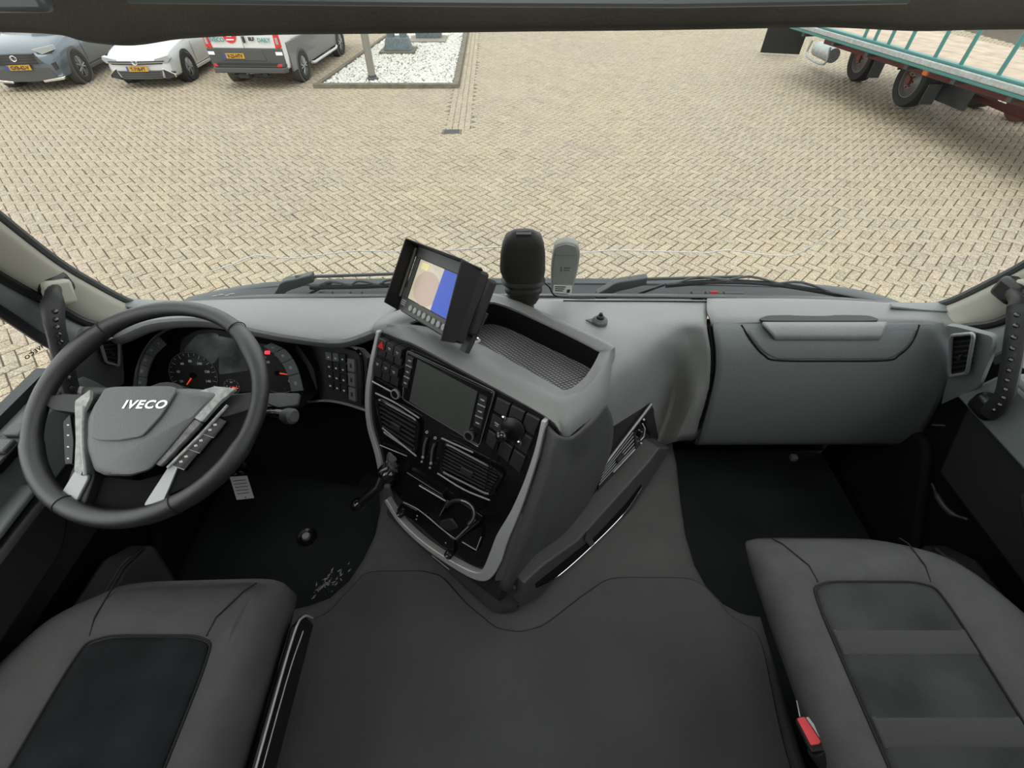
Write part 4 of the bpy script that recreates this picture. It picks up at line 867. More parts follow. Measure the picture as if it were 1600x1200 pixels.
strip([(604, 780), (625, 812), (655, 842), (690, 868), (730, 892), (752, 899), (764, 892), (776, 868), (786, 840), (806, 800), (824, 755), (840, 705), (851, 656)], [.012, .014, .016, .018, .022, .026, .03, .034, .030, .020, .014, .011, .009], .006, M['silver'], 'silver_trim')
# right hand inner wedge (grey) between lower trim and cheek
obj('wedge', fpl([(792, 822), (812, 800), (824, 815), (818, 850), (796, 905), (772, 908), (782, 872)], -.01, .0, r=.15), M['dashmid'], cc_, bevel=.003)
# hood over the face, with tray
hood_out = [(586, 512), (604, 494), (640, 474), (700, 462), (770, 456), (862, 490), (954, 540), (956, 556), (944, 622), (900, 674), (872, 684), (852, 664), (720, 590), (640, 545)]
ho = zr([(583, 516, 2.185), (600, 494, 2.185), (640, 480, 2.18), (700, 470, 2.175), (768, 462, 2.18), (860, 496, 2.185), (952, 540, 2.18), (957, 560, 2.17), (944, 624, 2.13), (902, 668, 2.125), (878, 676, 2.14), (852, 650, 2.16), (722, 578, 2.185), (640, 534, 2.195)])
rim = zr([(612, 508, 2.21), (620, 500, 2.21), (655, 488, 2.205), (710, 478, 2.2), (772, 462, 2.2), (862, 500, 2.205), (948, 540, 2.20), (951, 552, 2.195), (925, 596, 2.18), (892, 622, 2.175), (872, 622, 2.175), (835, 598, 2.18), (735, 545, 2.19), (660, 512, 2.2)])
tin = zr([(640, 506, 2.20), (652, 500, 2.20), (680, 492, 2.20), (725, 482, 2.2), (772, 472, 2.195), (858, 508, 2.195), (932, 545, 2.19), (936, 552, 2.185), (915, 588, 2.17), (887, 609, 2.165), (868, 603, 2.165), (833, 583, 2.17), (740, 533, 2.18), (672, 512, 2.19)])
def smooth_loop(L): return cr(L, 4, closed=True)
low = [p + (FP.n * -.01) + V3(0, 0, -.028) for p in ho]
tf = [V3(p.x, p.y, 2.125 + .0 * p.y) for p in tin]
obj('hood', loops([smooth_loop(low), smooth_loop([a.lerp(b, .3) + V3(0, 0, .0) for a, b in zip(ho, rim)]) if False else smooth_loop(ho), smooth_loop([a.lerp(b, .35) + V3(0, 0, .008) for a, b in zip(ho, rim)]), smooth_loop([a.lerp(b, .75) + V3(0, 0, .006) for a, b in zip(ho, rim)]), smooth_loop(rim), smooth_loop([a.lerp(b, .6) + V3(0, 0, -.002) for a, b in zip(rim, tin)]), smooth_loop(tin), smooth_loop([p + V3(0, 0, -.006) for p in tin])], cap0=False, cap1=False), M['dash'], cc_, ang=70)
obj('tray_wall', loops([smooth_loop([p + V3(0, 0, -.005) for p in tin]), smooth_loop(tf)], cap0=False, cap1=False), M['matt'], cc_)
obj('tray_mat', prism(smooth_loop([V3(p.x, p.y, 2.125) for p in tin]), (0, 0, 1), -.002, .003), M['tray'], cc_)
# cheek on the passenger side
f_ = lambda a, b, h=0: W(a, b, pl=FP.off(h))
chk = [[f_(858, 664, -.012), f_(874, 680, .004), W(892, 680, z=2.115), W(920, 655, z=2.112), W(944, 628, z=2.11)],
       [f_(850, 700, -.012), f_(868, 708, .006), spw(890, 712, .02), spw(920, 700, .02), spw(955, 662, .006)],
       [f_(840, 735, -.012), f_(860, 742, .006), spw(882, 748, .024), spw(915, 742, .022), spw(949, 712, .006)],
       [f_(820, 790, -.012), f_(842, 798, .006), spw(862, 806, .024), spw(888, 800, .02), spw(918, 782, .004)],
       [f_(806, 830, -.012), f_(825, 842, .004), spw(842, 848, .02), spw(862, 848, .014), spw(888, 834, .002)],
       [f_(782, 915, -.012), f_(790, 922, .0), spw(800, 926, .006), spw(810, 920, .004), spw(822, 908, .0)]]
obj('console_cheek', grid(chk, 6), M['cheek'], cc_, solid=.006, soff=-1, ang=80)
obj('seam_line', tube(cr([W(872, 684, z=2.115), W(900, 674, z=2.115), W(942, 629, z=2.112)], 5), .0016, 6), M['matt'], cc_)
# lower side: vent panel + pocket panel on the passenger-facing side
obj('side_vent_panel', plate(rp([(955, 668), (1018, 628), (1030, 690), (1012, 722), (900, 842), (848, 885), (884, 842), (918, 785), (950, 712)], .06), SP, -.02, .001), M['dark'], cc_, bevel=.003)
vq = [(940, 742), (1006, 650), (1010, 690), (934, 765)]
obj('vent_bezel', plate(rp([(936, 736), (1017, 633), (1020, 640), (1014, 690), (1004, 712), (932, 770)], .1), SP, .001, .005), M['gloss'], cc_, bevel=.001)
sv = vent(cc_, [(944, 735), (992, 672), (995, 700), (934, 764)], SP.off(.012), 5, bar='silvermat', dep=.006)
obj('vent_frame', tube([spw(a, b, .010) for a, b in ((936, 738), (1018, 631))], .0035, 8), M['silvermat'], sv)
obj('vent_frame', tube([spw(a, b, .014) for a, b in ((958, 738), (992, 702))], .003, 8), M['silvermat'], sv)
obj('vent_wheel', [cyl(spw(1003, 676, .006), SP.n, .016, 0, .006, 20), tube([spw(a, b, .012) for a, b in ((1004, 662), (1008, 670), (1006, 682), (1001, 688))], .0014, 6, mi=1), cyl(spw(1005, 655, .008), SP.n, .0028, 0, .004, 10, mi=1), cyl(spw(1001, 692, .008), SP.n, .0028, 0, .004, 10, mi=1)], [M['gloss'], M['white']], sv)
low_ = [(1047, 700), (1040, 716), (985, 800), (900, 872), (838, 938), (812, 946), (818, 912), (850, 882), (902, 846), (1014, 722), (1030, 700)]
SQ = SP.off(.055)
obj('side_pocket_panel', plate(rp(low_, .08), SQ, -.06, .0), M['cheek'], cc_, bevel=.006)
pk = obj('side_pocket', plate([(1001, 757), (1003, 762), (975, 802), (925, 852), (870, 902), (838, 919), (836, 912), (870, 885), (930, 838), (975, 790)], SQ, .0, .0015), M['matt'], cc_)
obj('pocket_trim', tube(cr([spw(a, b, .059) for a, b in ((1003, 761), (975, 802), (925, 853), (872, 900), (838, 919))], 6), .0018, 8), M['chrome'], pk)
obj('pocket_divider', plate([(915, 830), (921, 835), (927, 848), (922, 854), (912, 842)], SQ, .0015, .005), M['dashmid'], pk)
# foot of the console
foot = [(606, 765), (640, 818), (700, 872), (762, 905), (790, 950), (812, 946), (800, 956), (775, 958), (740, 935), (690, 890), (620, 815)]
Pt = [f_(a, b, -.02) for a, b in ((604, 775), (640, 815), (690, 862), (740, 892), (772, 905), (795, 912), (806, 915))]
Pb = [W(a, b, z=ZT + .002) for a, b in ((612, 800), (650, 838), (700, 882), (745, 925), (778, 952), (800, 952), (812, 948))]
Pm = [a.lerp(b, .5) for a, b in zip(Pt, Pb)]
obj('console_foot', grid([Pt, Pm, Pb, [p + V3(.1, .12, -.01) for p in Pb]], 4), M['cheek'], cc_, solid=.005, soff=-1)
obj('foot_slot', [tube([W(675, 868, z=1.64), W(702, 890, z=1.63)], .0015, 6)], M['silver'], cc_)
# buttons left of the radio
def btn(q, par, icon=True, mm=None, h=.010, lab=None, im='greymark'):
    sh = [plate(q, FP, -.004, h)]
    if icon: sh += [plate(sq(q, .32, .42, .68, .50), FP, h, h + .0006, 1), plate(sq(q, .38, .58, .62, .64), FP, h, h + .0006, 1)]
    return obj('button', sh, [mm or M['btn'], M[im]], par, bevel=.0015, label=lab)
zc8 = lambda a, b: (540 + a / 2.609, 500 + b / 2.609)
Q = lambda *L: [zc8(*p) for p in L]
b0 = Q((148, 68), (242, 118), (216, 275), (112, 225))
for r_ in range(4):
    for c3 in range(3):
        v0, v1 = [(0, .24), (.25, .45), (.50, .74), (.75, .98)][r_]
        cell = sq(b0, c3 / 3 + .015, v0, (c3 + 1) / 3 - .015, v1)
        if r_ == 0 and c3 == 0:
            o = btn(cell, fc, False, lab='hazard button with a red triangle'); a, b, c, d = cell
            tri = [bil(cell, .5, .12), bil(cell, .92, .88), bil(cell, .08, .88)]; obj('hazard_triangle', plate(tri, FP, .010, .0115), M['red'], o)
        else: btn(cell, fc, r_ in (0, 2), h=.010 if r_ in (0, 2) else .003)
obj('silver_line', tube([f_(*zc8(108, 250), .004), f_(*zc8(240, 320), .004), f_(*zc8(540, 515), .004)], .0018, 6), M['silver'], fc)
# radio
rd = thing('touchscreen_radio', 'black touchscreen radio with side buttons set in the centre console', 'radio', tuple(f_(705, 610)))
obj('bezel', fpl(Q((252, 124), (608, 292), (545, 512), (232, 322)), -.003, .006, r=.04), M['gloss'], rd, bevel=.0015)
obj('bezel_edge', tube([f_(*p, .007) for p in rp(Q((252, 124), (608, 292), (545, 512), (232, 322)), .04)], .0012, 6, closed=True), M['dashmid'], rd)
scq = Q((302, 157), (545, 287), (502, 477), (268, 327))
obj('screen', fpl(scq, .006, .0075), M['screen'], rd)
lb = Q((262, 135), (290, 148), (262, 285), (236, 270))
rb = Q((552, 290), (590, 308), (560, 448), (524, 432))
for bq_, nn in ((lb, 3), (rb, 3)):
    for i in range(nn):
        cell = sq(bq_, .08, (i + .08) / nn, .92, (i + .80) / nn)
        ob = obj('radio_button', [plate(cell, FP, .006, .009), plate(sq(cell, .25, .42, .75, .58), FP, .009, .0095, 1)], [M['btn'], M['greymark']], rd, bevel=.001)
        if i < 2: obj('button_bar', plate(sq(bq_, .1, (i + .86) / nn, .9, (i + .97) / nn), FP, .006, .0095), M['silvermat'], rd)
for (a, b, s_) in ((220, 293, 'silvermat'), (518, 461, 'dashmid')):
    c = f_(*zc8(a, b)); kb = obj('knob', lathe(c, FP.n, [(.0115, .004), (.0115, .014), (.0095, .017)], 24), M['gloss'], rd)
    obj('knob_ring', lathe(c, FP.n, [(.0118, .012), (.0118, .0175), (.0092, .0178), (.0092, .0165)], 24, cap=False), M[s_], kb)
# right of the radio: blanks with bolted ball mount
br = Q((618, 305), (800, 400), (712, 630), (568, 500))
for r_ in range(3):
    for c3 in range(3): btn(sq(br, c3 / 3 + .02, r_ / 3 + .03, (c3 + 1) / 3 - .02, (r_ + 1) / 3 - .03), fc, (c3 == 0 and r_ == 1), h=.004)
bm_ = thing('ball_mount', 'black round ball mount plate with two screws beside the radio', 'device mount', tuple(f_(*zc8(690, 440))))
c = f_(*zc8(688, 440)); obj('mount_plate', lathe(c, FP.n, [(.027, .004), (.027, .009), (.024, .011)], 32), M['black'], bm_, bevel=.0005)
for a, b in ((656, 391), (718, 491)): obj('screw', [lathe(f_(*zc8(a, b)), FP.n, [(.0055, .010), (.0055, .013), (.004, .014)], 16), cyl(f_(*zc8(a, b)), FP.n, .0018, .014, .0145, 6, mi=1)], [M['chrome'], M['black']], bm_)
c = f_(*zc8(664, 447)); obj('ball_stud', [lathe(c, FP.n, [(.007, .01), (.006, .022)], 16), ball(c + FP.n * .030, .0125, 20)], M['gloss'], bm_)
tag(obj('charging_cable', tube(cr([f_(*zc8(650, 455), .03), f_(*zc8(622, 490), .03), f_(*zc8(598, 545), .022), f_(*zc8(585, 610), .016), f_(*zc8(575, 665), .014), f_(*zc8(570, 695), .012)], 8), .0022, 8), M['gloss']), 'thin black cable hanging from the ball mount across the vents', 'cable')
# vents on the console face
lv = Q((128, 318), (300, 412), (285, 545), (150, 452))
def fvent(q, ns, top, bot):
    v_ = obj('air_vent', fpl(q, -.004, -.002, r=.1), M['matt'], cc_)
    obj('vent_slats', [plate(sq(q, .03, (i + .3) / ns, .97, (i + .62) / ns), FP, -.001, .006) for i in range(ns)], M['dark'], v_, bevel=.0008)
    obj('vent_tab', plate(sq(q, .38, .40, .60, .60), FP, .003, .011), M['dark'], v_, bevel=.002)
    obj('vent_frame', tube([f_(*p, .004) for p in rp(q, .16, 5)], .005, 8, closed=True), M['gloss'], v_)
    obj('vent_trim', [tube(cr([f_(*p, .009) for p in top], 4), .0022, 8), tube(cr([f_(*p, .009) for p in bot], 4), .0022, 8)], M['silvermat'], v_)
fvent(lv, 7, Q((122, 298), (210, 342), (300, 400)), Q((150, 440), (210, 490), (288, 555)))
fvent(Q((405, 500), (640, 625), (590, 715), (385, 612)), 8, Q((392, 482), (520, 540)), Q((375, 625), (480, 690), (588, 735)))
for (a, b) in ((331, 457), (365, 481)): obj('icon_ring', tube([f_(zc8(a, b)[0] + 1.8 * math.cos(t_), zc8(a, b)[1] + 1.8 * math.sin(t_), .0) for t_ in [k_ * .7 for k_ in range(9)]], .0007, 5, closed=True), M['white'], fc)
for q in (((330, 482), (322, 505), (318, 535), (315, 560)), ((362, 505), (354, 528), (350, 560), (348, 585))):
    s_ = obj('air_slider', tube(cr([f_(*zc8(*p), .004) for p in q], 4), .0028, 8), M['dashmid'], cc_)
    obj('slider_tip', [ball(f_(*zc8(*q[-1]), .008), .0042, 10), ball(f_(*zc8(q[-1][0] - 4, q[-1][1] + 18), .006), .0034, 10)], M['silvermat'], s_)
# shelf, cup holder, ash tray, lower row
obj('shelf_flap', fpl(Q((255, 610), (400, 700), (415, 735), (330, 790), (235, 720)), -.003, .010, r=.05), M['gloss'], cc_, bevel=.003)
obj('shelf_line', tube([f_(*zc8(300, 675), .012), f_(*zc8(408, 738), .012)], .0016, 6), M['silver'], cc_)
obj('trim_line', tube([f_(*zc8(140, 510), .002), f_(*zc8(250, 555), .002)], .0014, 6), M['silver'], cc_)
ch = obj('cup_holder', [fpl(Q((395, 735), (470, 738), (560, 800), (550, 830), (460, 900), (335, 785)), -.003, .002, r=.1)], M['black'], cc_, bevel=.002)
cpc = [zc8(400 + 62 + 62 * math.cos(a), 790 - 55 * math.sin(a)) for a in [math.pi * (-.28 + 1.1 * i / 12) for i in range(13)]]
obj('cup_ring', tube([f_(*p, .028) for p in cpc], .0055, 10, flat=.8), M['dark'], ch)
obj('cup_ring_edge', tube([f_(*p, .0345) for p in cpc[:9]], .0016, 8), M['silvermat'], ch)
obj('cup_walls', [prism([f_(*zc8(385, 800)), f_(*zc8(420, 735)), f_(*zc8(420, 735), .03), f_(*zc8(385, 800), .025)], FP.n.cross(V3(0, 0, 1)), 0, .003), prism([f_(*zc8(450, 898), .0), f_(*zc8(540, 820), .0), f_(*zc8(540, 820), .016), f_(*zc8(450, 898), .016)], V3(1, 0, 0), 0, .003)], M['dashmid'], ch)
obj('cup_holder_edge', tube([f_(*zc8(448, 893), .017), f_(*zc8(528, 815), .017)], .0018, 6), M['silvermat'], ch)
obj('cup_pad', fpl(Q((392, 810), (440, 800), (470, 840), (430, 852), (395, 838)), .002, .010, r=.2), M['dark'], ch, bevel=.003)
obj('open_drawer', fpl(Q((468, 880), (560, 835), (560, 880), (535, 945), (455, 900)), -.003, .006, r=.05), M['black'], cc_, bevel=.002)
obj('drawer_edge', tube([f_(*zc8(475, 905), .008), f_(*zc8(532, 938), .008), f_(*zc8(552, 885), .008)], .0014, 6), M['silver'], cc_)
obj('lower_bar', fpl(Q((235, 735), (340, 790), (450, 890), (445, 935), (400, 915), (280, 810), (215, 770)), -.003, .008, r=.06), M['gloss'], cc_, bevel=.003)
obj('lower_bar_line', [tube(cr([f_(*zc8(a, b), .010) for a, b in ((235, 742), (300, 775), (390, 850), (450, 895))], 4), .0012, 6)], M['silver'], cc_)
for (a, b, r_) in ((235, 780, .0105), (430, 946, .0115)):
    c = f_(*zc8(a, b)); kb = obj('socket', lathe(c, FP.n, [(r_, .0), (r_, .014), (r_ * .85, .017), (r_ * .7, .015)], 24), M['gloss'], cc_)
    obj('socket_cap', [lathe(c, FP.n, [(r_ * .68, .014), (r_ * .6, .018)], 20), tube([c + FP.n * .018 + V3(r_ * .3 * math.cos(t_), 0, r_ * .3 * math.sin(t_)) for t_ in [.6 + k_ * .5 for k_ in range(10)]], .0006, 5, mi=1)], [M['btn'], M['white']], kb)
obj('status_led', [cyl(f_(*zc8(292, 798), .008), FP.n, .0016, 0, .001, 10), cyl(f_(*zc8(289, 812), .008), FP.n, .0016, 0, .001, 10), cyl(f_(*zc8(408, 908), .008), FP.n, .0016, 0, .001, 10)], M['white'], cc_)
# parking brake lever with clear film
pb = thing('parking_brake_lever', 'black parking brake lever wrapped in clear film on the console edge', 'lever', tuple(f_(612, 735)))
b_ = f_(612, 735, .0); e_ = W(560, 788, pl=FP.off(.065)); k1 = W(592, 760, pl=FP.off(.045))
obj('lever_boot', [lathe(b_, FP.n, [(.028, -.005), (.027, .015), (.020, .035), (.013, .042)], 20)], M['gloss'], pb)
obj('lever_arm', tube([b_ + FP.n * .035, k1, e_], [.012, .0125, .0125], 14), M['black'], pb)
ax = (e_ - k1).normalized(); obj('lever_knob', lathe(e_, ax, [(.012, -.014), (.0165, -.006), (.0175, .004), (.0145, .015), (.007, .020)], 20), M['gloss'], pb)
fl = []
for j in range(9):
    tt = j / 8; c = b_ + FP.n * (.0 + .0 * tt) + (W(612, 715, pl=FP.off(.035)) - b_) * tt
    fl.append([c + (basis(FP.n)[0] * math.cos(a) + basis(FP.n)[1] * math.sin(a)) * (.019 + .004 * math.sin(3 * a + j * 1.7)) * (1 - .35 * tt) for a in [2 * math.pi * i / 24 for i in range(24)]])
obj('film_wrap', loops(fl), M['tape2'] if 'tape2' in M else mat('film_dark', (.17, .17, .16), .15, bump=1, bscale=70, noise=.6, nscale=60), pb)
# ================================================================ MONITOR
TL, TR_, BL = V3(-.19328, .87169, 2.32942), V3(-.09504, .75669, 2.36111), V3(-.21174, .81297, 2.26773)
ux = (TR_ - TL).normalized(); vy = (BL - TL); vy = (vy - ux * vy.dot(ux)).normalized(); MN = ux.cross(vy)
if MN.dot(EYE - TL) < 0: MN = -MN
def mp_(a, b, h=0): return TL + ux * a + vy * b + MN * h      # metres from the screen's top left corner
mo = thing('reversing_monitor', 'black reversing camera monitor with sun hood on top of the console', 'monitor', tuple(W(705, 530, z=2.2)))
def mbox(a0, a1, b0, b1, h0, h1, mi=0): return prism([mp_(a0, b0), mp_(a1, b0), mp_(a1, b1), mp_(a0, b1)], MN, h0, h1, mi)
obj('housing', mbox(-.022, .190, -.024, .122, -.035, -.001), M['monbody'], mo, bevel=.006)
obj('bezel', [mbox(-.020, .188, -.024, -.001, -.001, .004), mbox(-.016, .186, .088, .118, -.001, .004), mbox(-.016, -.001, -.001, .088, -.001, .004), mbox(.156, .186, -.001, .088, -.001, .004)], M['monbezel'], mo, bevel=.001)
sc_ = obj('screen', [mbox(0, .155, 0, .087, -.001, .0005)], mat('monitor_picture_sand', (.36, .32, .24), .3, noise=.25, nscale=40, emit=(.45, .40, .30), estr=.45), mo)
obj('picture_blue', mbox(.094, .155, 0.0, .087, .0005, .001), mat('monitor_picture_blue', (.01, .045, .30), .3, emit=(.01, .06, .45), estr=.33), sc_)
rr = [mp_(.054 + .047 * math.cos(a), .052 + .036 * math.sin(a)) for a in [2 * math.pi * i / 28 for i in range(28)]]
rr = [p if (p - TL).dot(ux) < .094 else TL + ux * .094 + vy * (p - TL).dot(vy) for p in rr]
obj('picture_ground', prism(rr, MN, .0006, .0012), mat('monitor_picture_brown', (.30, .22, .17), .3, emit=(.42, .33, .26), estr=.4), sc_)
obj('picture_van', [mbox(.012, .040, .004, .018, .0006, .0014)], mat('monitor_picture_yellow', (.5, .45, .2), .3, emit=(.6, .55, .25), estr=.4), sc_)
for i in range(8): obj('monitor_button', lathe(mp_(.030 + i * .0185, .103, .004), MN, [(.0068, 0), (.0068, .002), (.0055, .003)], 18), M['toll'], mo)
obj('monitor_marking', [mbox(-.013, .004, .094 + k * .0045, .096 + k * .0045, .004, .0045) for k in range(3)], M['greymark'], mo)
sh = [mbox(-.024, .194, -.028, -.020, -.03, .045)]
sh.append(prism([mp_(-.024, -.028), mp_(-.024, .122), mp_(-.031, .114, .034), mp_(-.028, -.028, .034)], ux, -.002, .002))
sh.append(prism([mp_(.190, -.028, -.01), mp_(.190, .122, -.01), mp_(.196, .122, .028), mp_(.196, -.028, .045)], ux, -.002, .002))
obj('sun_hood', [sh[1], sh[2], prism([mp_(-.024, -.024, -.01), mp_(.196, -.024, -.01), mp_(.196, -.028, .045), mp_(-.028, -.028, .034)], -vy, -.001, .002)], M['monbody'], mo, bevel=.0015)
obj('hood_rail', tube([mp_(-.018, -.018, .008), mp_(-.018, .090, .008)], .004, 8), M['monbezel'], mo)
obj('rear_case', mbox(.03, .188, -.015, .10, -.062, -.035), M['monbody'], mo, bevel=.006)
bb = [W(a, b, z=2.214) for a, b in ((668, 506), (680, 500), (742, 524), (752, 532), (738, 538), (722, 540))]
obj('foot_plate', prism(rnd(bb, .2, 3), (0, 0, 1), -.003, .002), M['silver'], mo, bevel=.001)
for a, b in ((746, 530), (731, 536), (690, 510)): obj('screw', lathe(W(a, b, z=2.216), (0, 0, 1), [(.004, 0), (.004, .002), (.002, .003)], 12), M['chrome'], mo)
fb = W(712, 524, z=2.215); obj('stand_arm', [tube([fb, fb + V3(.0, .03, .03), mp_(.10, .09, -.045)], .009, 10), prism([mp_(.150, .05, -.062), mp_(.180, .05, -.062), mp_(.175, .14, -.055), mp_(.155, .14, -.055)], MN, -.012, 0)], M['dark'], mo, bevel=.001)
obj('hatched_plate', [prism([W(a, 507 + (a - 668) * .36, z=2.2165), W(a + 3, 507 + (a - 668) * .36 + 1, z=2.2165), W(a + 10, 500 + (a - 668) * .36, z=2.2165), W(a + 7, 499 + (a - 668) * .36, z=2.2165)], (0, 0, 1), 0, .001) for a in range(668, 706, 6)], M['btnlight'], mo)
# ================================================================ things along the windscreen
def pod():
    b = W(818, 466, y=.975); t = thing('camera_cover', 'tall black ribbed camera housing by the windscreen beside the monitor', 'camera housing', tuple(b))
    zc_ = lambda px_, py_: W(px_, py_, pl=PL((0, .968, 2.09), (0, 1, .364)))
    u, v = V3(1, 0, 0), V3(0, 1, 0)
    prof = [(470, 797, 838), (462, 792, 843), (455, 795, 842), (452, 789, 847), (448, 789, 847), (445, 794, 843), (442, 788, 848), (434, 789, 847), (438, 783, 852), (435, 789, 847), (430, 785, 850), (420, 781, 852), (412, 781, 852), (395, 782, 852), (380, 785, 850), (368, 790, 846), (361, 800, 836), (359, 806, 830)]
    L = []
    for py_, a, c in prof:
        A, B = zc_(a, py_), zc_(c, py_); m = (A + B) / 2; hw = (B - A).length / 2; hd = hw * .62 if py_ > 432 else hw * .55
        if py_ < 365: hd *= .7
        L.append([m + u * hw * math.copysign(abs(math.cos(q)) ** .65, math.cos(q)) + v * hd * math.copysign(abs(math.sin(q)) ** .65, math.sin(q)) for q in [2 * math.pi * i / 32 for i in range(32)]])
    obj('housing', loops(L[9:]), M['sensor'], t, ang=60); obj('ribbed_neck', loops(L[:10]), M['sensor'], t, ang=25)
    q = zc_(818, 362); obj('top_button', box(q + V3(0, -.012, .002), (.03, .012, .004)), M['dark'], t, bevel=.001)
    obj('pod_foot', lathe(zc_(816, 470) + V3(0, 0, -.04), (0, 0, 1), [(.034, 0), (.030, .02), (.028, .05)], 24), M['black'], t)
    return t
pod()
def toll():
    pl = PL((0, 1.004, 2.09), (0, -1, -.364)); f2 = [(864, 398), (868, 384), (884, 379), (902, 383), (907, 396), (904, 420), (895, 455), (888, 462), (868, 462), (861, 455), (861, 420)]
    t = thing('toll_transponder', 'pale grey plastic box with small label stuck on the windscreen', 'transponder', tuple(W(876, 462, pl=pl)))
    obj('case', plate(rp(f2, .3), pl, -.02, .0), M['toll'], t, bevel=.005, seg=3)
    obj('case_cap', plate(rp([(868, 385), (884, 380), (900, 384), (903, 398), (866, 397)], .2), pl, 0, .0025), M['toll'], t, bevel=.001)
    obj('emblem', [plate([(881, 418), (891, 418), (891, 419.4), (881, 419.4)], pl, 0, .0006), plate([(881, 422), (890, 422), (890, 423), (881, 423)], pl, 0, .0006), plate([(876, 417), (877.5, 417), (877.5, 425), (876, 425)], pl, 0, .0006)], M['dashmid'], t)
    lb_ = obj('paper_label', plate([(865, 445), (894, 446), (893, 459), (864, 457)], pl, 0, .0006), M['white'], t)
    obj('label_print', [plate([(867, 447 + k * 3), (884 - k * 2, 447.5 + k * 3), (884 - k * 2, 449 + k * 3), (867, 448.5 + k * 3)], pl, .0006, .0009) for k in range(3)] + [plate([(886, 452), (891, 452), (890, 457), (885, 457)], pl, .0006, .0009)], M['dark'], lb_)
toll()
tag(obj('loose_cable', tube(cr([W(848, 440, y=1.0), W(858, 448, y=1.0), W(868, 462, y=1.0), W(900, 466, y=.985), W(930, 466, y=.98)], 6), .0025, 8), M['black']), 'black cable running along the dash between camera housing and grey box', 'cable')
q = W(937, 503, z=2.158); t = thing('dash_sensor', 'small round black sensor knob standing on the grey dash top', 'sensor', tuple(q))
obj('sensor_base', [lathe(q, (0, 0, 1), [(.019, -.004), (.0185, .006), (.012, .012)], 24), prism([q + V3(-.018, -.008, 0), q + V3(-.034, .004, 0), q + V3(-.012, .012, 0)], (0, 0, 1), 0, .004)], M['dashmid'], t, bevel=.001)
obj('sensor_tip', lathe(q, (0, 0, 1), [(.010, .010), (.008, .018), (.005, .019), (.004, .026), (.002, .027)], 20), M['black'], t)
# cowl and wipers outside the glass
def outy(px_, py_, d=.0): return W(px_, py_, y=1.12 + d)
cw = thing('windscreen_cowl', 'dark plastic cowl below the outside of the windscreen', 'cowl', (.07, 1.2, 2.0))
top = [(300, 468), (345, 458), (420, 446), (520, 441), (700, 440), (900, 440), (1100, 442), (1240, 447), (1330, 456), (1385, 470)]
A = [outy(a, b, .06) for a, b in top]; B = [V3(p.x, 1.055, 2.05) for p in A]; Mx = [a.lerp(b, .5) + V3(0, 0, -.01) for a, b in zip(A, B)]; D = [p + V3(0, .03, -.05) for p in A]
obj('cowl_panel', grid([B, Mx, A, D], 4), M['cowl'], cw, solid=.01, soff=1)
obj('cowl_lip', [tube(cr([p + V3(0, -.02, .006) for p in A], 4), .005, 8), tube(cr([p + V3(0, -.06, .0) for p in Mx], 4), .004, 8)], M['wiper'], cw)
for (a, b) in ((500, 520), (524, 548), (552, 566), (1080, 1098), (1102, 1128), (1130, 1160)): obj('cowl_clip', tube([outy(a, 462, -.03), outy(b, 462, -.03)], .012, 10), M['wiper'], cw)
obj('washer_clip', tube([outy(1108, 458, -.03), outy(1120, 458, -.03)], .006, 8), M['red'], cw)
obj('cowl_debris', [tube([outy(a, b, .0), outy(a + 8, b - 1, .0)], .002, 6) for a, b in ((332, 463), (342, 461), (352, 462), (358, 460))], M['greymark'], cw)
def wiper(lab, root, elbow, mid_, tip, blade):
    t = thing('windscreen_wiper', lab, 'wiper', tuple(outy(*root)), group='windscreen wipers')
    P = [outy(*root, -.01), outy(*elbow, -.01), outy(*mid_, -.01)]
    obj('arm_head', loops([[p + V3(0, -.012, -w_), p + V3(0, .012, -w_), p + V3(0, .012, w_), p + V3(0, -.012, w_)] for p, w_ in zip(cr([P[0], P[0].lerp(P[1], .5), P[1], P[1].lerp(P[2], .5), P[2]], 4), np.linspace(.022, .012, 17))]), M['wiper'], t, bevel=.003)
    obj('arm_rod', tube(cr([P[2] + V3(-.05, 0, 0), P[2], outy(*tip, -.01)], 4), .0045, 8), M['wiper'], t)
    obj('arm_spring', tube([P[1] + V3(.05, -.01, -.03), P[2] + V3(.05, -.01, -.012)], .004, 8), M['black'], t)
    bl = cr([outy(*p, -.025) for p in blade], 5)
    obj('blade', tube(bl, .007, 8), M['black'], t)
    obj('blade_bridge', [tube(cr([bl[i] + V3(0, 0, .004), bl[i + 2] + V3(0, 0, .018), bl[i + 5] + V3(0, 0, .004)], 3), .0035, 6) for i in range(1, len(bl) - 6, 5)], M['wiper'], t)
wiper('grey windscreen wiper arm outside the glass ahead of the steering wheel', (432, 468), (445, 446), (490, 432), (640, 427), [(485, 449), (540, 448), (580, 447), (640, 445), (720, 446)])
wiper('grey windscreen wiper arm outside the glass right of the grey box', (930, 466), (962, 446), (1010, 436), (1160, 432), [(1040, 446), (1120, 440), (1200, 443), (1280, 455), (1365, 472)])
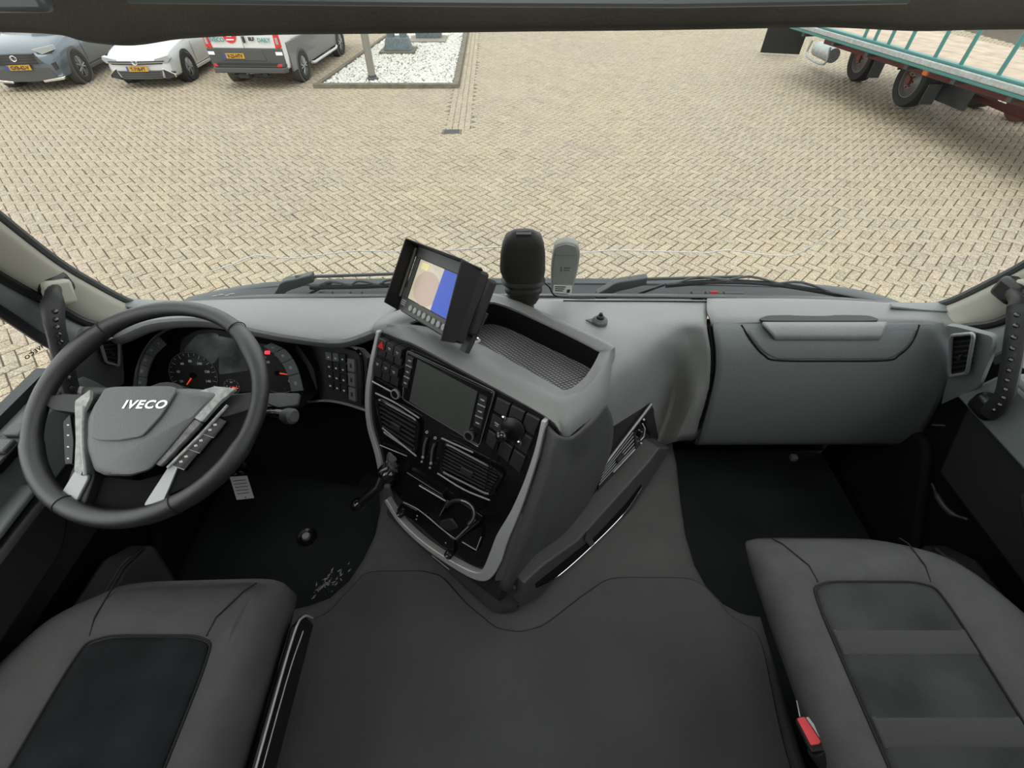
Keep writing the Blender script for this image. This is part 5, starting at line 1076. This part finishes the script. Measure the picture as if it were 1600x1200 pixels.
# ================================================================ STEERING WHEEL
SC0 = V3(-.719, .604, 2.165); SN = V3(0, -.397, .918).normalized(); S1 = V3(1, 0, 0); S2 = SN.cross(S1).normalized()
if S2.z < 0: S2 = -S2
SP0 = PL(SC0, SN); sw = thing('steering_wheel', 'black leather steering wheel with grey airbag hub and silver spokes', 'steering wheel', tuple(SC0))
def sc(a, r, h=0): return SC0 + (S1 * math.cos(a) + S2 * math.sin(a)) * r + SN * h
s_ = lambda a, b, h=0: W(a, b, pl=SP0.off(h))
N_ = 96; ringv = []
for i in range(N_):
    a = 2 * math.pi * i / N_; g = 1.0
    deg = math.degrees(a) % 360
    thumb = math.exp(-((deg - 35) / 14) ** 2) + math.exp(-((deg - 145) / 14) ** 2)
    rr_ = .0155 + .0035 * thumb + (.002 if (200 < deg < 340) else 0)
    c = sc(a, .2175 - .003 * thumb); er = (S1 * math.cos(a) + S2 * math.sin(a))
    ringv.append([c + er * math.cos(q) * rr_ + SN * math.sin(q) * rr_ * 1.15 for q in [2 * math.pi * k / 20 for k in range(20)]])
vs = [p for r_ in ringv for p in r_]; fs = [(i * 20 + k, i * 20 + (k + 1) % 20, ((i + 1) % N_) * 20 + (k + 1) % 20, ((i + 1) % N_) * 20 + k) for i in range(N_) for k in range(20)]
rim_o = obj('rim', (vs, fs), M['leather'], sw)
for deg in (50, 130, -62, -118, -15, 195):
    if deg in (-15, 195): continue
    a = math.radians(deg); er = S1 * math.cos(a) + S2 * math.sin(a)
    obj('rim_seam', tube([sc(a, .2175) + er * math.cos(q) * .0180 + SN * math.sin(q) * .0205 for q in [2 * math.pi * k / 24 for k in range(24)]], .0011, 6, closed=True), M['seam'], rim_o)
hubpx = [(150, 628), (182, 610), (300, 607), (345, 612), (318, 640), (285, 678), (258, 710), (235, 735), (205, 744), (165, 743), (148, 735), (136, 700), (137, 655)]
hb = rp(hubpx, .22, 4); hc = mid([s_(a, b) for a, b in hb])
H = [[s_(a, b, -.03) for a, b in hb], [s_(a, b, .010) for a, b in hb], [hc + (s_(a, b, .022) - hc) * .96 for a, b in hb], [hc + (s_(a, b, .028) - hc) * .88 for a, b in hb]]
pad = [(184, 620), (190, 612), (292, 612), (296, 618), (262, 668), (250, 686), (180, 690), (170, 680)]
obj('airbag_cover', loops(H), M['hub'], sw, ang=50, label='grey grained airbag cover')
obj('airbag_emboss', [plate(rp([(162, 690), (168, 640), (184, 612), (296, 611), (270, 655), (240, 688), (205, 694), (176, 694)], .2), SP0, .026, .0305)], M['hub'], sw, bevel=.003, seg=3)
xd = (s_(262, 634) - s_(192, 634)).normalized(); yd = SN.cross(xd)
obj('maker_lettering', text('IVECO', s_(190, 638, .031), xd, yd, .0228, .002, shear=.25, bold=.0007, xs=1.15, sp=1.14), M['chrome'], sw)
# spokes
def spoke(L, h0, h1, mm, nm='spoke', lab=None): return obj(nm, plate(rp(L, .12), SP0, h0, h1), mm, sw, bevel=.003, label=lab)
spoke([(60, 622), (100, 615), (150, 617), (140, 640), (118, 645), (80, 640)], -.02, .0, M['dark'])
spoke([(340, 618), (400, 612), (410, 624), (385, 642), (350, 652), (318, 648)], -.02, .0, M['dark'])
spoke([(112, 640), (140, 625), (145, 742), (128, 790), (92, 786), (108, 735), (120, 715)], -.022, -.004, M['dark'])
spoke([(118, 735), (140, 742), (138, 750), (116, 792), (90, 782)], -.004, .002, M['silvermat'], 'silver_spoke', 'satin silver lower spoke blade')
spoke([(265, 728), (225, 790), (252, 792), (262, 770), (285, 715), (278, 705)], -.012, .002, M['silvermat'], 'silver_spoke', 'satin silver lower spoke blade')
spoke([(148, 742), (205, 748), (240, 738), (262, 726), (228, 790), (180, 800), (130, 792)], -.035, -.02, M['matt'], 'lower_cover')
spoke([(345, 640), (378, 634), (392, 648), (362, 700), (325, 745), (258, 775), (272, 730), (300, 695)], -.02, -.002, M['matt'], 'switch_pod')
sp2 = [(352, 640), (300, 690), (268, 724)]
for i, (a, b) in enumerate((((338, 655), (318, 678)), ((316, 680), (296, 702)), ((294, 704), (272, 728)))):
    o = obj('wheel_button', plate([(a[0] - 6, a[1] - 8), (a[0] + 18, a[1] + 4), (b[0] + 18, b[1] + 8), (b[0] - 4, b[1] - 2)], SP0, -.002, .004), M['black'], sw, bevel=.001)
    m = ((a[0] + b[0]) / 2 + 4, (a[1] + b[1]) / 2 + 1)
    obj('wheel_icons', [plate([(m[0] + dx, m[1] + dy), (m[0] + dx + 5, m[1] + dy - 1), (m[0] + dx + 6, m[1] + dy + 2), (m[0] + dx + 1, m[1] + dy + 3)], SP0, .004, .0045) for dx, dy in ((-5, 4), (3, -4))], M['white'], o)
    obj('divider', tube([s_(b[0] - 4, b[1] - 1, .004), s_(b[0] + 16, b[1] + 6, .004)], .0007, 5), M['silver'], sw)
spoke([(101, 660), (112, 648), (118, 690), (116, 725), (104, 726)], -.003, .004, M['black'], 'left_switch')
obj('left_icons', [plate([(108, y_), (111, y_), (111, y_ + 2), (108, y_ + 2)], SP0, .004, .0045) for y_ in (664, 680, 698, 716)], M['white'], sw)
# protective film strips left and right of the hub
spoke([(126, 630), (150, 612), (150, 625), (138, 650), (137, 700), (141, 735), (136, 745), (126, 738), (128, 690)], .006, .014, M['tape'], 'film_strip', 'wrinkled clear protective film')
spoke([(322, 616), (345, 609), (378, 612), (352, 634), (326, 664), (301, 651)], .012, .021, M['tape'], 'film_strip', 'wrinkled clear protective film')
spoke([(301, 651), (326, 664), (262, 732), (235, 720)], .010, .019, M['tape2'], 'film_strip', 'darker ribbed stretch of protective film')
obj('film_edge', [tube([s_(356, 633, .022), s_(312, 681, .022), s_(262, 731, .021)], .003, 8), tube([s_(130, 635, .014), s_(129, 690, .014), s_(133, 742, .014)], .003, 8)], M['tape'], sw)
obj('column', [lathe(SC0 - SN * .03 + V3(0, .0, 0), -SN, [(.06, 0), (.065, .05), (.05, .26)], 24)], M['black'], sw)
obj('column_shroud', plate(rp([(200, 622), (330, 622), (420, 620), (440, 622), (438, 634), (420, 636), (380, 640), (180, 640), (170, 620)], .1), SP0.off(-.09), -.03, .0), M['black'], sw, bevel=.01)
obj('shroud_step', [plate(rp([(416, 614), (468, 614), (464, 633), (434, 637), (416, 630)], .15), SP0.off(-.08), -.01, .0)], M['dashmid'], sw, bevel=.003)
# stalks
sa = thing('multifunction_stalk', 'dark multifunction stalk with round tip right of the steering wheel', 'stalk', tuple(W(415, 650, y=.74)))
A, B = W(412, 648, y=.66), W(450, 650, y=.64)
obj('stalk', tube(cr([A, A.lerp(B, .4) + V3(0, 0, .004), B], 5), [.013, .014, .015, .014, .013, .013, .014, .015, .015, .015, .015], 14), M['gloss'], sa)
obj('stalk_tip', lathe(B, (B - A), [(.015, -.010), (.0175, 0), (.017, .014), (.012, .019)], 20), M['dashmid'], sa)
sa = thing('indicator_stalk', 'grey indicator stalk left of the steering wheel hub', 'stalk', tuple(W(150, 612, y=.74)))
A, B = W(170, 612, y=.72), W(128, 612, y=.71); obj('stalk', tube([A, A.lerp(B, .5), B], [.009, .011, .011], 14), M['dashmid'], sa); obj('stalk_tip', lathe(B, (B - A), [(.0112, -.004), (.0125, .002), (.011, .014), (.006, .016)], 20), M['silver'], sa)
# key with tag
kq = W(372, 735, y=.60); kt = thing('ignition_key_tag', 'white paper key tag hanging on rings below the steering wheel', 'key tag', tuple(W(380, 780, y=.58)))
KP = PL(W(378, 762, y=.58), (.15, -.75, .65))
tg = obj('paper_tag', plate([(359, 745), (386, 743), (397, 778), (370, 781)], KP, -.0008, .0008), M['tag'], kt)
obj('tag_print', [plate([(364 + k * 1.6, 751 + k * 5), (384 + k * 1.6, 749 + k * 5), (384.3 + k * 1.6, 750 + k * 5), (364.3 + k * 1.6, 752 + k * 5)], KP, .0008, .001) for k in range(5)] + [cyl(W(384, 777, pl=KP), KP.n, .0016, .0008, .001, 10)], M['dark'], tg)
for a, b in ((366, 740), (378, 739)):
    c = W(a, b, pl=KP); obj('key_ring', tube([c + V3(.005 * math.cos(q), -.004 * math.sin(q) * .5, .009 * math.sin(q)) for q in [2 * math.pi * k / 16 for k in range(16)]], .0009, 6, closed=True), M['chrome'], kt)
obj('key_head', box(W(372, 722, y=.62), (.03, .012, .035)), M['black'], kt, bevel=.006)
# ================================================================ SEATS
def seat(lab, x0, x1, yf, zt, ins, mirror, taper, band):
    t = thing('driver_seat' if mirror else 'passenger_seat', lab, 'seat', ((x0 + x1) / 2, .1, ZF))
    yb = -.14
    def outl(g, z, crown=0.):                       # grow, height
        a, b, c, d = x0 - g, x1 + g, yf + g, yb - g * .3 + .0
        ch = .10                                     # slanted outer front corner
        if mirror: P = [(a, d), (a, c - .20), (a + .05, c - .085), (a + .125, c - .010), (b - .06, c), (b - .012, c - .014), (b, c - .08), (b, d)]
        else: P = [(a, d), (a + .002, c - .08), (a + .010, c - .012), (a + .05, c), (b - .20, c - .002), (b - .10, c - .055), (b - .02, c - .20), (b, d)]
        Q_ = []
        for k_ in range(len(P)):
            p0, p1 = P[k_], P[(k_ + 1) % len(P)]
            for s in range(6): Q_.append(V3(p0[0] + (p1[0] - p0[0]) * s / 6, p0[1] + (p1[1] - p0[1]) * s / 6, 0))
        for _ in range(2): Q_ = [(Q_[i - 1] + Q_[i] * 2 + Q_[(i + 1) % len(Q_)]) / 4 for i in range(len(Q_))]
        return [V3(p.x, p.y, z - .05 * max(0, (p.y - (yf - .12)) / .12) ** 2 * (1 if z > zt - .05 else .3)) for p in Q_]
    ia, ib, ic_, id_ = ins                           # insert x0,x1,front,back
    def inl(g, z):
        a, b, c, d = ia - g, ib + g, ic_ + g, id_ - g
        P = [(a, d), (a, c - .07), (a + .006, c - .012), (a + .045, c), (b - .045, c), (b - .006, c - .012), (b, c - .07), (b, d)]
        Q_ = []
        for k_ in range(len(P)):
            p0, p1 = P[k_], P[(k_ + 1) % len(P)]
            for s in range(6): Q_.append(V3(p0[0] + (p1[0] - p0[0]) * s / 6, p0[1] + (p1[1] - p0[1]) * s / 6, z))
        for _ in range(2): Q_ = [(Q_[i - 1] + Q_[i] * 2 + Q_[(i + 1) % len(Q_)]) / 4 for i in range(len(Q_))]
        return Q_
    L = ([outl(-.02, zt - .135), outl(.014, zt - .11), outl(.012, zt - .05)] if mirror else [outl(-.05, zt - .13), outl(-.014, zt - .10), outl(.004, zt - .05)]) + [outl(.004, zt - .018), outl(-.012, zt - .004), outl(-.03, zt + .003), inl(.03, zt + .004), inl(.008, zt + .001), inl(.0, zt - .004), inl(-.004, zt - .006)]
    obj('cushion', loops(L, cap1=True), M['fabric'], t, ang=70)
    Li = [inl(-.001, zt - .010), inl(-.004, zt - .002), inl(-.014, zt + .002)]
    si = obj('cushion_insert', loops(Li), M['suede2'] if mirror else M['suede'], t, ang=70, label='darker suede centre panel')
    obj('insert_piping', tube([p for p in inl(.0, zt - .002)], .0022, 6, closed=True), M['seam'], t)
    for yy in band:
        obj('insert_band', loops([[V3(ia + .005, yy - .022, zt + .001), V3(ib - .005, yy - .022, zt + .001), V3(ib - .005, yy + .022, zt + .001), V3(ia + .005, yy + .022, zt + .001)], [V3(ia + .008, yy - .016, zt + .0035), V3(ib - .008, yy - .016, zt + .0035), V3(ib - .008, yy + .016, zt + .0035), V3(ia + .008, yy + .016, zt + .0035)]]), mat('seat_band', (.072, .072, .071), .95, bump=.6, bscale=700, spec=.1), si, bevel=.001)
    def seamline(x_a, x_b): return tube([V3(x_a, ic_ - .002, zt), V3(lerp(x_a, x_b, .2), ic_ + .03, zt + .0045), V3(lerp(x_a, x_b, .8), yf - .030, zt - .0235), V3(x_b, yf - .008, zt - .044)], .0016, 6)
    obj('cushion_seam', seamline(ib - .02, ib + .012) if mirror else seamline(ia + .02, ia - .012), M['seam'], t)
    obj('cushion_seam', seamline(ia + .008, ia - .03) if mirror else seamline(ib - .012, ib + .018), M['seam'], t)
    obj('seat_base', loops([[p + V3(0, 0, 0) for p in outl(-.14, ZT + .003)], outl(-.13, ZT + .10), outl(-.09, zt - .16), outl(-.018, zt - .10)]), M['seatside'], t)
    obj('backrest', box(((x0 + x1) / 2, yb - .10, zt + .30), (x1 - x0 - .02, .14, .66)), M['fabric'], t, bevel=.05, seg=3)
    obj('headrest', box(((x0 + x1) / 2, yb - .12, zt + .73), (.26, .10, .17)), M['fabric'], t, bevel=.04, seg=3)
    return t
st1 = seat('driver seat with dark suede centre and smudged grey fabric at left', -.955, -.484, .382, 1.90, (-.800, -.553, .262, -.13), True, (0, 0), ())
st2 = seat('passenger seat with ribbed suede centre beside the red buckle at right', .526, 1.04, .482, 1.90, (.600, .860, .362, -.13), False, (0, 0), (.250, .115))
# side shield and light piping of the driver seat
a1, a2 = W(446, 935, z=1.80), W(378, 1195, z=1.80)
obj('side_shield', prism([V3(-.46, .335, 1.72), V3(-.46, -.1, 1.70), V3(-.46, -.1, 1.80), V3(-.46, .30, 1.815), V3(-.46, .335, 1.78)], (1, 0, 0), .0, .012), M['black'], st1, bevel=.005)
obj('shield_edge', [tube(cr([V3(-.444, .338, 1.75), V3(-.444, .325, 1.80), V3(-.444, .28, 1.822), V3(-.444, .1, 1.815), V3(-.444, -.1, 1.80)], 5), .0024, 8), tube(cr([V3(-.440, .30, 1.79), V3(-.440, .2, 1.80), V3(-.440, -.08, 1.785)], 5), .0013, 8)], M['silver'], st1)
bk = thing('seat_belt_buckle', 'seat belt buckle with red release button beside the passenger seat', 'buckle', tuple(W(1270, 1150, z=1.78)))
BP = PL(W(1262, 1145, z=1.86), (-.35, .15, .9))
obj('buckle_case', plate(rp([(1242, 1122), (1256, 1118), (1292, 1160), (1296, 1172), (1268, 1176)], .12), BP, -.02, .0), M['black'], bk, bevel=.003)
obj('release_button', plate(rp([(1245, 1124), (1257, 1121), (1283, 1160), (1280, 1164), (1267, 1166)], .1), BP, .0, .005), mat('buckle_red', (.75, .06, .07), .4), bk, bevel=.001)
obj('buckle_slot', plate([(1259, 1122), (1263, 1121), (1291, 1158), (1286, 1161)], BP, .0, .003), M['silver'], bk)
obj('buckle_stalk', tube([W(1276, 1170, pl=BP.off(-.01)), W(1300, 1205, pl=BP.off(-.04)), W(1325, 1260, pl=BP.off(-.12))], .016, 12), M['dark'], bk)
obj('belt_wire', tube([W(1245, 1095, z=1.85), W(1250, 1120, z=1.86)], .0012, 6), M['silver'], bk)
